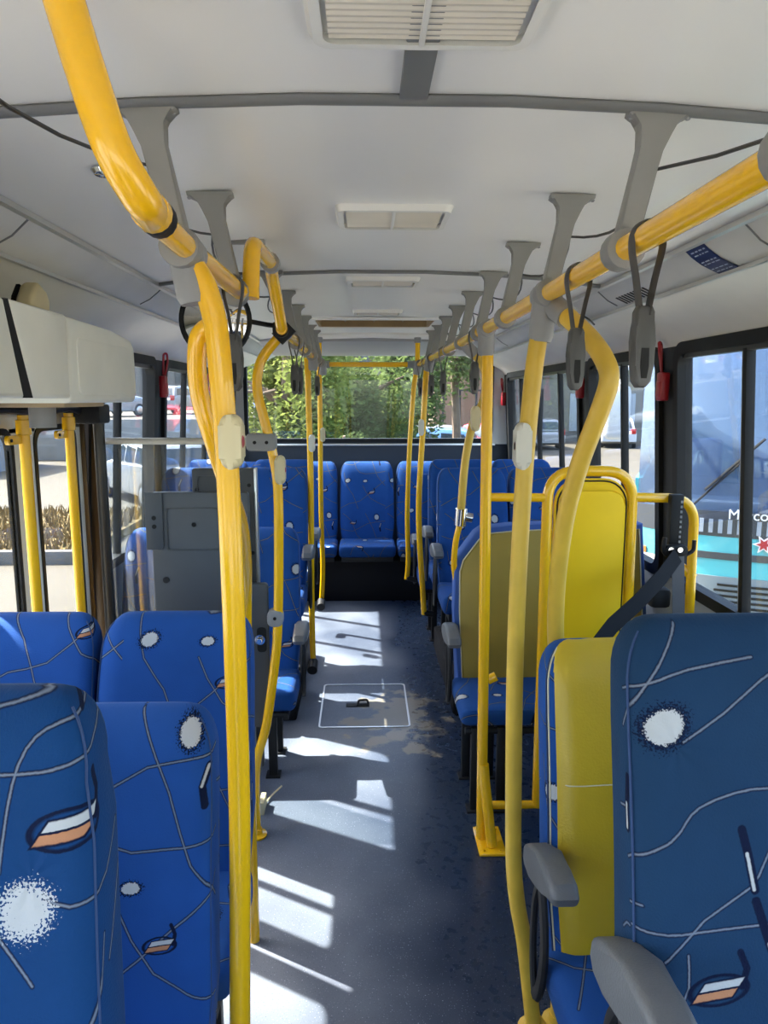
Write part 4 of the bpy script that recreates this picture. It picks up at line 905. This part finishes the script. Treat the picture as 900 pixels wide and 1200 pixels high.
lk = MB(c); lk.prism(rrect(-.475, -.398, .42, .945, .012, 3), lambda a, z, d: (a, 2.452 + d, z), 0, .03, .004); lo_ = lk.obj('lock_plate', 'greydark', cb_)
MB(c).prism(rrect(-.438, -.405, .70, .79, .012, 3), lambda a, z, d: (a, 2.450 + d, z), 0, .004).obj('lock_recess', 'black', lo_)
MB(c).lathe([(.010, -.022), (.012, -.020), (.013, 0)], (-.428, 2.452, .745), 'Y', 6).obj('lock_bolt', 'chrome', lo_); MB(c).lathe([(.018, -.004), (.018, 0)], (-.428, 2.452, .745), 'Y', 16).obj('washer', 'chrome', lo_)
MB(c).box(-.80, -.45, 2.51, 2.58, .20, .24).obj('base_tray', 'greydark', cb_)
pg = thing('glass_partition', 'clear partition panel under a grey bar, behind the folding door', 'partition', (-.9, 2.93, 1.42)); c = Vector(pg.location)
MB(c).tube([(-1.15, 2.945, 1.412), (-.66, 2.70, 1.424), (-.42, 2.455, 1.435)], .0135, 12).obj('top_bar', mat('grey_bar', (.42, .41, .37), .45), pg)
MB(c).box(-1.15, -.70, 2.935, 2.941, .60, 1.40).obj('panel', 'acrylic', pg, smooth=False)
MB(c).box(-1.15, -.70, 2.927, 2.949, .58, .60, .002).obj('bottom_rail', 'alu', pg)

# ------------------------------------------------------------------ yellow partition with belt on the right
pt = thing('yellow_partition', 'yellow tube frame with tall rounded yellow panel, right of the slim pole', 'partition', (.70, 2.42, 0)); c = Vector(pt.location)
fy = 2.42
fr = fillet([(.560, fy, .12), (.560, fy, 1.338), (.848, fy, 1.338), (.862, fy, .12)], .10, 8); MB(c).tube(fr, .0185, 12).obj('panel_frame', 'yellow', pt)
pn = MB(c); pn.prism(rrect(.583, .835, .15, 1.313, .085, 6), lambda a, z, d: (a, fy + d, z), -.006, .010, .003); po = pn.obj('panel', 'yellowpanel', pt)
MB(c).prism(rrect(.600, .822, .17, 1.272, .05, 6), lambda a, z, d: (a, fy - d, z), .004, .018, .010, 3).obj('pad', 'yellowpanel', po)
e = MB(c); e.tube([(a, fy - .007, z) for a, z in rrect(.592, .828, .16, 1.305, .08, 6)], .0028, 5, closed=True); e.obj('edge_seal', 'black', po)
MB(c).tube([(.352, fy, 1.250), (.565, fy, 1.248)], .015, 12).obj('cross_bar', 'yellow', pt)
MB(c).tube([(.372, fy, .125), (.60, fy, .125)], .015, 12).obj('cross_bar', 'yellow', pt)
MB(c).tube([(.370, fy, .60), (.40, fy, .615)], .017, 10).obj('stub', 'yellow', pt)
MB(c).tube(fillet([(.858, fy, 1.248), (1.066, fy, 1.243), (1.085, fy, .12)], .09, 8), .0165, 12).obj('side_frame', 'yellow', pt)
MB(c).tube([(1.01, fy + .03, 1.03), (1.080, fy, .965)], .016, 10).obj('side_brace', 'yellow', pt)
bl = thing('seat_belt', 'black seat belt hanging from a height adjuster on the yellow side frame', 'seat belt', (.99, 2.39, 1.1)); c = Vector(bl.location)
MB(c).box(.966, 1.010, 2.375, 2.405, 1.07, 1.262, .004).obj('adjuster_rail', 'black', bl)
for k in range(9): MB(c).box(.998, 1.004, 2.372, 2.378, 1.098 + k * .017, 1.106 + k * .017).obj('rail_hole', 'sleeve', bl)
g = MB(c); g.prism(rrect(.945, 1.025, 1.055, 1.095, .018, 4), lambda a, z, d: (a, 2.35 + d, z), 0, .03, .008); g.tube(fillet([(1.02, 2.36, 1.06), (1.045, 2.36, 1.075), (1.045, 2.36, 1.11)], .01), .007, 6); g.tube(fillet([(.955, 2.36, 1.06), (.94, 2.36, 1.075), (.945, 2.36, 1.12)], .01), .008, 6); go = g.obj('loop_guide', 'black', bl)
for x in (.962, .993): MB(c).lathe([(.009, -.006), (.009, 0)], (x, 2.35, 1.08), 'Y', 10).obj('bolt', 'chrome', go)
MB(c).tube([(.985, 2.345, 1.062), (.90, 2.26, 1.01), (.79, 2.17, .95), (.69, 2.10, .90), (.60, 2.02, .84), (.55, 1.9, .70)], 0, 4, flat=(.036, .0025), flatdir=(.55, 0, -.83)).obj('shoulder_strap', 'belt', bl)
MB(c).tube([(.99, 2.355, 1.062), (1.005, 2.37, .95), (1.02, 2.38, .80), (1.03, 2.39, .5)], 0, 4, flat=(.030, .0025), flatdir=(1, 0, .1)).obj('lap_strap', 'beltgrey', bl)
MB(c).box(.93, 1.0, 2.40, 2.46, .86, .93, .015).obj('retractor', 'black', bl)

# floor hatch and litter
fh = thing('floor_hatch', 'worn floor hatch with recessed black handle in the aisle', 'hatch', (-.10, 3.58, 0)); c = Vector(fh.location)
MB(c).ring(lambda a, b, d: (a, b, d), -.29, .16, 3.32, 3.86, .008, .02, .0005, .0035, 3).obj('frame', 'alu', fh)
MB(c).box(-.16, -.04, 3.56, 3.60, .0005, .004, .001).obj('handle_recess', 'black', fh); MB(c).tube(fillet([(-.10, 3.565, .004), (-.095, 3.60, .02), (-.05, 3.605, .02), (-.045, 3.59, .004)], .01), .006, 6).obj('handle', 'blackmetal', fh)
lt = MB(); lt.tube(cr([(-.455, 2.64, .006), (-.44, 2.69, .012), (-.40, 2.74, .03)], 4), .004, 6); lt.box(-.47, -.45, 2.58, 2.66, 0, .05, .002); tag(lt.obj('bent_bracket', 'beige'), 'small bent metal bracket left on the floor at the aisle edge', 'bracket')

# ------------------------------------------------------------------ outside
GZ = -.90
g = MB(); g.box(-60, 60, -30, 90, GZ - .3, GZ); struct(g, 'ground', 'ground')
ap = MB(); ap.box(-14, 14, -12, 7.8, GZ - .05, GZ + .012); struct(ap, 'bounce_slab', mat('bounce_slab_pale', (.25, .24, .21), .9, noise=.05, nscale=1))  # unseen pale slab, added to bounce sunlight up into the bus
v = MB(); v.box(-22, -4.4, 11.0, 15.2, GZ - .1, GZ + .16, .03); vo = tag(v.obj('grass_verge', 'drygrass'), 'dry yellow grass verge beyond the folding door', 'verge')
tf = MB(vo.location); rnd = random.Random(5)
for k in range(9000):
    x, y = rnd.uniform(-14, -4.45), rnd.uniform(11.05, 15.1); h = rnd.uniform(.05, .20); a = rnd.uniform(0, pi); dx, dy = .03 * cos(a), .03 * sin(a); lx, ly = rnd.uniform(-.08, .08), rnd.uniform(-.08, .08)
    tf.add([(x - dx, y - dy, GZ + .15), (x + dx, y + dy, GZ + .15), (x + lx, y + ly, GZ + .15 + h)], [(0, 1, 2)])
tag(tf.obj('grass_blades', 'drygrass', vo, smooth=False), kind='stuff')
kb_ = MB(); kb_.box(-22, -4.3, 10.84, 11.0, GZ - .1, GZ + .20, .02); struct(kb_, 'kerb', 'kerb')
# raised yard with retaining wall at the left back
tr = MB(); tr.box(-60, -5.0, 30, 85, GZ, .75); struct(tr, 'raised_yard', 'ground')
tw = MB(); tw.box(-60, -4.9, 29.8, 30, GZ, .74); struct(tw, 'retaining_wall', mat('retaining_wall_paint', (.22, .22, .21), .8, noise=.15, nscale=1))

# trees behind the rear window
def leaves(c, rad, n, size, m, par, seed):
    rnd = random.Random(seed); vs = []; fs = []
    lobes = []
    for k in range(13):
        d = Vector((rnd.gauss(0, 1), rnd.gauss(0, 1), rnd.gauss(0, .9))).normalized(); lobes.append((Vector((d.x * rad[0], d.y * rad[1], d.z * rad[2])) * rnd.uniform(.35, .72), rnd.uniform(.32, .55)))
    for k in range(n):
        lc, lr = rnd.choice(lobes); d = Vector((rnd.gauss(0, 1), rnd.gauss(0, 1), rnd.gauss(0, 1))).normalized() * (rnd.random() ** .4) * lr
        p = Vector(c) + lc + Vector((d.x * rad[0], d.y * rad[1], d.z * rad[2]))
        u = Vector((rnd.gauss(0, 1), rnd.gauss(0, 1), rnd.gauss(0, .6))).normalized(); w_ = u.orthogonal().normalized(); w_ = (Matrix.Rotation(rnd.uniform(0, 6.3), 3, u) @ w_)
        s_ = size * rnd.uniform(.6, 1.3); i = len(vs)
        vs += [p - u * s_, p + w_ * s_ * .45, p + u * s_, p - w_ * s_ * .45]; fs.append((i, i + 1, i + 2, i + 3))
    o = Vector(par.location); me = bpy.data.meshes.new('foliage'); me.from_pydata([v - o for v in vs], [], fs); me.materials.append(M[m])
    ob_ = bpy.data.objects.new('foliage', me); COL.objects.link(ob_); ob_.parent = par; ob_['kind'] = 'stuff'
    return ob_
def tree(label, x, y, z, rad, n, size, m, seed):
    r = thing('leafy_tree', label, 'tree', (x, y, GZ), 0, 'trees behind the rear window'); o = Vector(r.location)
    MB(o).tube(cr([(x, y, GZ), (x + .05, y, GZ + 1), (x - .05, y + .1, z), (x, y, z + rad[2] * .5)], 4), [.16 - .005 * k for k in range(13)], 8).obj('trunk', 'bark', r)
    rnd = random.Random(seed + 9)
    for k in range(5):
        a = rnd.uniform(0, 6.28); MB(o).tube([(x, y, z - .4), (x + cos(a) * rad[0] * .4, y + sin(a) * rad[1] * .4, z + .2), (x + cos(a) * rad[0] * .75, y + sin(a) * rad[1] * .7, z + rnd.uniform(0, .9))], [.07, .05, .02], 6).obj('branch', 'bark', r)
    leaves((x, y, z), rad, n, size, m, r, seed)
    return r
tree('bright yellow green tree filling the left of the rear window', -1.30, 12.4, 1.5, (1.05, 1.2, 2.3), 17000, .06, 'leafA', 1)
tree('mid green tree in the centre left of the rear window', -.25, 15.4, 1.6, (1.5, 1.4, 2.5), 13000, .07, 'leafB', 2)
tree('green tree in the centre right of the rear window', 1.0, 18.9, 2.0, (1.25, 1.3, 2.4), 8000, .085, 'leafB', 3)
tree('dark low shrub tree at the middle bottom of the rear window', -.1, 10.6, .3, (.8, .7, .9), 7000, .05, 'leafC', 4)
tree('thin outer tree at the right of the rear window before the peach house', 2.75, 22.4, 2.6, (1.2, 1.1, 1.9), 1500, .09, 'leafB', 6)
tree('tall tree farther back behind the rear left trees', -1.6, 21.5, 2.2, (1.6, 1.6, 4.0), 7000, .13, 'leafA', 8)

# parked cars
def make_car(name, label, m, h=1.45, L_=4.1, W=1.68):
    r = thing(name, label, 'car', (0, 0, 0), 0, 'parked cars')
    k = h / 1.45; lo = [(-L_ / 2, .35), (-L_ / 2, .72 * k), (-L_ / 2 + .15, .88 * k), (-L_ / 2 + .45, .93 * k), (L_ / 2 - 1.15, .95 * k), (L_ / 2 - .3, .80 * k), (L_ / 2, .62 * k), (L_ / 2, .32), (L_ / 2 - .2, .22), (-L_ / 2 + .2, .24)]
    MB().prism(lo, lambda a, z, d: (a, d * (1 - .06 * max(0, z - .6)), z), -W / 2, W / 2, .08, 3).obj('body', m, r)
    up = [(-L_ / 2 + .12, .90 * k), (-L_ / 2 + .45, 1.34 * k), (-L_ / 2 + .75, h - .02), (-.2, h), (.35, h - .06), (1.05, .95 * k)]
    MB().prism(up, lambda a, z, d: (a, d * (1 - .30 * (z - .9)), z), -W / 2 + .06, W / 2 - .06, .04, 2).obj('roof', m, r)
    wn_ = [(-L_ / 2 + .42, .95 * k), (-L_ / 2 + .62, 1.30 * k), (-.2, h - .10), (.28, h - .14), (.88, .96 * k)]
    def wmap2(s_): return lambda a, z, d: (a, s_ * ((W / 2 - .06) * (1 - .30 * (z - .9)) + .004 + d), z)
    for s_ in (-1, 1):
        for (a0, a1) in ((-L_ / 2 + .40, -.72), (-.66, -.02), (.04, .90)):
            poly = [(a0 + .05, .97 * k), (max(a0, -L_ / 2 + .58) + .05, 1.28 * k), (min(a1, .30), h - .13), (a1, .98 * k)]
            MB().prism(poly, wmap2(s_), 0, .01).obj('side_window', 'carglass', r)
        for x in (-L_ / 2 + .72, L_ / 2 - .78):
            w_ = MB(); w_.lathe([(.20, -.09), (.29, -.08), (.30, 0), (.29, .08), (.20, .09)], (x, s_ * (W / 2 - .07), .30), 'Y', 20); wo_ = w_.obj('wheel', 'tyre', r)
            MB().lathe([(.19, 0), (.17, .012), (.05, .02)] if s_ > 0 else [(.19, 0), (.17, -.012), (.05, -.02)], (x, s_ * (W / 2 + .018), .30), 'Y', 16).obj('rim', 'rim', wo_)
        MB().box(L_ / 2 - .10, L_ / 2 + .01, min(s_ * .50, s_ * .80), max(s_ * .50, s_ * .80), .58 * k, .72 * k, .03).obj('headlight', 'chrome', r)
        MB().box(-L_ / 2 - .01, -L_ / 2 + .10, min(s_ * .58, s_ * .80), max(s_ * .58, s_ * .80), .70 * k, .95 * k, .02).obj('tail_light', 'lampred', r)
    ws = MB(); ws.add([(1.04, -.66, .99 * k), (1.04, .66, .99 * k), (.42, .56, h - .09), (.42, -.56, h - .09)], [(0, 1, 2, 3)]); ws.v = [(x + .012, y, z + .012) for x, y, z in ws.v]; ws.obj('windscreen', 'carglass', r)
    rw_ = MB(); rw_.add([(-L_ / 2 + .16, -.62, .98 * k), (-L_ / 2 + .16, .62, .98 * k), (-L_ / 2 + .44, .54, 1.30 * k), (-L_ / 2 + .44, -.54, 1.30 * k)], [(0, 1, 2, 3)]); rw_.v = [(x - .02, y, z + .01) for x, y, z in rw_.v]; rw_.obj('rear_window', 'carglass', r)
    return r
M['carwhite'] = mat('car_white', (.24, .24, .245), .25, coat=.5); M['carred'] = mat('car_red', (.55, .02, .03), .25, coat=.5); M['carblue'] = mat('car_blue', (.12, .25, .50), .25, coat=.5); M['carsilver'] = mat('car_silver', (.45, .46, .48), .3, coat=.5)
car0 = make_car('parked_car', 'white car parked low beyond the glass partition and verge', 'carwhite', 1.5, 4.2)
car0.location = (-5.2, 18.0, GZ); car0.rotation_euler = (0, 0, 2.2)
def car(x, y, z, rz, m, label):
    c = dup(car0, (x, y, z), label, rz=rz)
    if m != 'carwhite':
        for ch in c.children:
            if ch.name.split('.')[0] in ('body', 'roof'): ch.material_slots[0].link = 'OBJECT'; ch.material_slots[0].material = M[m]
    return c
car(2.0, 27.5, GZ, 2.75, 'carwhite', 'white car behind the rear window, left of the red one')
car(1.9, 24.5, GZ, 2.9, 'carblue', 'light blue car in front of the white car behind the rear window')
car(4.7, 29.2, GZ, 1.9, 'carred', 'red car seen through the right of the rear window')
car(8.6, 37.0, GZ, 1.7, 'carwhite', 'white car right of the red car behind the rear window')
car(13.2, 38.0, GZ, 1.3, 'carsilver', 'silver car farthest right beyond the rear right window')
for i, (x, y, m, lab) in enumerate([(-12.0, 34, 'carwhite', 'white car on the raised yard, nearest the pale door cover'), (-15.5, 37, 'carblue', 'blue car on the raised yard at the left'), (-10.2, 40.0, 'carwhite', 'white car on the raised yard seen past the red hammer'), (-8.8, 46, 'carred', 'red car on the raised yard, between the left window bars'), (-6.4, 38.0, 'carsilver', 'silver car on the raised yard at the right end')]):
    car(x, y, .75, 1.0 + .2 * i, m, lab)

# houses and walls in the distance
def building(name, label, x0, x1, y0, y1, z1, m, z0=GZ, holes=()):
    r = thing(name, label, 'building', ((x0 + x1) / 2, y0, z0)); c = Vector(r.location)
    MB(c).box(x0, x1, y0, y1, z0, z1).obj('walls', m, r); MB(c).box(x0 - .3, x1 + .3, y0 - .3, y1 + .3, z1, z1 + .25).obj('roof_slab', 'kerb', r)
    for (a, b, e, f_) in holes:
        w_ = MB(c); w_.ring(lambda p, q, d: (p, y0 - .03 - d, q), a, b, e, f_, .08, .02, 0, .08, 2); wo_ = w_.obj('window', 'kerb', r); MB(c).box(a + .05, b - .05, y0 - .04, y0 - .01, e + .05, f_ - .05).obj('pane', 'carglass', wo_)
    return r
br = building('long_pale_building', 'long pale building with grey shutter across the lot at the right', 7.0, 34, 42, 52, 6.5, 'stucco', holes=[(9.6 + k * 1.7, 10.8 + k * 1.7, 2.75, 4.4) for k in range(8)])
c = Vector(br.location); 
for k in range(36): MB(c).box(11.9 + k * .10, 11.985 + k * .10, 41.90, 41.98, -.3, 1.75, .01, 1).obj('shutter_slat', 'shutter', br)
MB(c).box(11.8, 15.6, 41.93, 42.0, -.3, 1.85).obj('shutter_frame', 'shutter', br)
building('peach_house', 'peach rendered house beyond the fence at the right of the rear window', 3.2, 6.2, 34, 40, 4.6, 'peach', holes=[(3.6, 4.5, 2.9, 4.0), (4.9, 5.7, 2.9, 4.0)])
building('cream_block', 'tall cream building behind the peach house and trees', -1.5, 3.6, 46, 54, 9.5, 'stucco', holes=[(1.0, 2.0, 3.2, 4.6), (2.3, 3.2, 3.2, 4.6), (-.6, .4, 3.2, 4.6)])
building('grey_store', 'low grey store building seen through the folding door glass', -24, -12.5, 24, 28, 1.6, mat('store_grey', (.20, .21, .23), .8), holes=[(-14.6, -13.6, -.2, 1.0)])
building('white_hall', 'white hall on the raised yard behind the parked cars', -40, -9, 56, 62, 6.5, 'stucco', z0=.75, holes=[(-24 + k * 2.4, -22.6 + k * 2.4, 2.6, 4.2) for k in range(6)])
fe = thing('metal_fence', 'dark metal bar fence behind the parked cars, right of the trees', 'fence', (4.0, 32, GZ)); c = Vector(fe.location)
for k in range(9): MB(c).tube([(2.0 + k * .75, 33, GZ), (2.0 + k * .75, 33, 2.0)], .05, 6).obj('post', 'blackmetal', fe)
for z in (.3, 1.9): MB(c).box(2.0, 8.0, 32.97, 33.03, z, z + .07).obj('rail', 'blackmetal', fe)

# ------------------------------------------------------------------ the turquoise bus parked alongside
tb = thing('turquoise_bus', 'turquoise bus parked alongside, its front filling the near right window', 'bus', (2.62, 6.15, GZ)); c = Vector(tb.location)
BX0, BX1, BY0, BY1 = 2.62, 5.1, 6.15, 15.0
cxm = (BX0 + BX1) / 2; hwid = (BX1 - BX0) / 2
def front(u, z, d=0):                                       # u -1..1 across the nose
    q = max(0., z - 1.02); y = BY0 + .32 * abs(u) ** 3.2 + .16 * q - d
    return (cxm + hwid * u, y, z)
def noseband(z0, z1, m, name, d=0., u0=-1., u1=1., nz=3, th=.04, par=None):
    b = MB(c); n = 20; vs = []; fs = []
    for dd in (d, d - th):
        for i in range(nz + 1):
            for j in range(n + 1): vs.append(front(u0 + (u1 - u0) * j / n, z0 + (z1 - z0) * i / nz, dd))
    w_ = n + 1; k = (nz + 1) * w_
    for i in range(nz):
        for j in range(n): a = i * w_ + j; fs += [(a, a + 1, a + w_ + 1, a + w_), (k + a, k + a + w_, k + a + w_ + 1, k + a + 1)]
    for j in range(n): fs += [(j, k + j, k + j + 1, j + 1), (nz * w_ + j, nz * w_ + j + 1, k + nz * w_ + j + 1, k + nz * w_ + j)]
    for i in range(nz): fs += [(i * w_, (i + 1) * w_, k + (i + 1) * w_, k + i * w_), (i * w_ + n, k + i * w_ + n, k + (i + 1) * w_ + n, (i + 1) * w_ + n)]
    b.add(vs, fs); return b.obj(name, m, par or tb)
noseband(-.55, .40, 'teal', 'lower_nose', nz=8)
noseband(.40, .62, 'greydark', 'grille_panel', d=.004)
noseband(2.02, 2.30, 'teal', 'roof_brow', nz=3)
noseband(.62, 2.02, 'darkglass', 'windscreen', nz=6, th=.012)
noseband(1.80, 2.02, mat('brow_tint', (.10, .13, .18), .2), 'sunvisor_band', d=-.02, nz=2, th=.01)
noseband(.20, .26, 'greydark', 'bumper_slot', d=.01, u0=-.62, u1=.62)
noseband(-.35, .05, mat('bumper_grey', (.16, .19, .20), .6), 'bumper_grille', d=.008, u0=-.6, u1=.6)
for k in range(7): noseband(-.32 + k * .048, -.30 + k * .048, 'black', 'grille_bar', d=.016, u0=-.55 + .02 * k, u1=.55 - .02 * k, nz=1, th=.02)
for k in range(26):
    u = -.75 + k * .06; noseband(.43, .55, 'shutter', 'louvre', d=.012, u0=u, u1=u + .028, nz=1, th=.014)
for s_ in (-1, 1):
    noseband(.03, .17, 'chrome', 'headlamp', d=.012, u0=min(s_ * .78, s_ * .97), u1=max(s_ * .78, s_ * .97), nz=2); noseband(.17, .23, 'amber', 'indicator', d=.012, u0=min(s_ * .92, s_ * .98), u1=max(s_ * .92, s_ * .98), nz=2)
# sides, roof, floor
for s_ in (-1, 1):
    x = BX0 if s_ < 0 else BX1
    MB(c).box(x - .03, x + .03, BY0 + .32, BY1, -.55, .85).obj('side_panel', 'teal', tb); MB(c).box(x - .03, x + .03, BY0 + .36, BY1, 2.0, 2.25).obj('cant_rail', 'teal', tb)
    for k in range(6):
        y0 = BY0 + .55 + k * 1.45; MB(c).box(x - .012, x + .012, y0, y0 + 1.36, .85, 2.0).obj('side_window', 'darkglass', tb, smooth=False); MB(c).box(x - .025, x + .025, y0 + 1.36, y0 + 1.45, .85, 2.0).obj('window_post', 'black', tb)
    for y in (BY0 + 2.0, BY1 - 2.2):
        MB(c).lathe([(.28, -.12), (.44, -.10), (.46, 0), (.44, .10), (.28, .12)], (x - s_ * .06, y, GZ + .46), 'X', 24).obj('wheel', 'tyre', tb)
MB(c).box(BX0, BX1, BY0 + .36, BY1, 2.25, 2.36, .03).obj('roof', 'white', tb); MB(c).box(BX0 + .03, BX1 - .03, BY0 + .3, BY1 - .05, -.12, -.06).obj('bus_floor', 'reardark', tb); MB(c).box(BX0, BX1, BY1 - .05, BY1, -.55, 2.25).obj('rear_panel', 'teal', tb)
MB(c).box(BX0 + .08, BX1 - .08, BY0 + .40, BY0 + .85, .40, .66, .04).obj('dashboard', mat('bus_dash', (.10, .12, .16), .6), tb)
sw = MB(c); sw.tube([(cxm + .62 + .2 * cos(a), BY0 + .88 + .08 * sin(a), .80 + .17 * sin(a)) for a in [2 * pi * k / 24 for k in range(24)]], .016, 6, closed=True); sw.obj('steering_wheel', 'blackmetal', tb)
for k in range(2):
    x0 = cxm - .75 + k * .62
    wpr = MB(c); wpr.tube([front(-.62 + k * .75, .66, .03), front(-.30 + k * .75, 1.10, .03)], .010, 6); wpr.tube([front(-.55 + k * .75, .80, .035), front(-.20 + k * .75, 1.25, .035)], .012, 6); wpr.obj('wiper', 'black', tb)
for (x, y) in ((cxm - .7, BY0 + 1.9), (cxm + .05, BY0 + 2.2), (cxm + .75, BY0 + 2.0)):
    sb = MB(c); sb.box(x - .22, x + .22, y, y + .12, .0, 1.15, .05, 3); sb.obj('seat_back', 'bluefab', tb)
    q = MB(c); q.tube(cr([(x - .06, y - .02, .86), (x - .03, y - .03, .99), (x + .02, y - .03, 1.0), (x + .03, y - .02, .88)], 5), .014, 6); q.obj('seat_handle', 'offwhite', tb)
mr_ = MB(c); mr_.tube(cr([front(-.98, 1.9, .05), (BX0 - .12, BY0 + .02, 1.86), (BX0 - .17, BY0 - .05, 1.70)], 4), .022, 8); mo = mr_.obj('mirror_arm', 'white', tb)
MB(c).box(BX0 - .30, BX0 - .08, BY0 - .16, BY0 - .02, 1.22, 1.70, .06, 3).obj('mirror_shell', 'carsilver', mo)
# lettering and star badge on the nose
def text(body, p, size, m, par, rot=(pi / 2, 0, 0)):
    cu = bpy.data.curves.new('lettering', 'FONT'); cu.body = body; cu.size = size; cu.extrude = .003; cu.align_x = 'LEFT'
    tmp = bpy.data.objects.new('tmp', cu); me = bpy.data.meshes.new_from_object(tmp); bpy.data.objects.remove(tmp); me.name = 'lettering'
    ob_ = bpy.data.objects.new('lettering', me); COL.objects.link(ob_); ob_.parent = par; ob_.location = Vector(p) - Vector(par.location); ob_.rotation_euler = rot
    me.materials.clear(); me.materials.append(M[m]); ob_['kind'] = 'stuff'; return ob_
text('Marcopolo', (3.37, BY0 - .03, .565), .12, 'white', tb)
bd = MB(c); pts = []
for k in range(12): a = 2 * pi * k / 12; rr_ = .085 if k % 2 == 0 else .04; pts.append((3.66 + rr_ * cos(a), .36 + rr_ * sin(a)))
bd.prism(pts, lambda a, z, d: (a, BY0 - .012 - d, z), 0, .012); bo = bd.obj('star_badge', 'white', tb)
bd = MB(c); pts = [(3.66 + (p[0] - 3.66) * .68, .36 + (p[1] - .36) * .68) for p in pts]; bd.prism(pts, lambda a, z, d: (a, BY0 - .020 - d, z), 0, .012); bd.obj('star_centre', 'red', bo)

tb.location = (2.36, 6.35, GZ); tb.rotation_euler = (0, 0, R(-24))      # the bus stands at an angle to ours
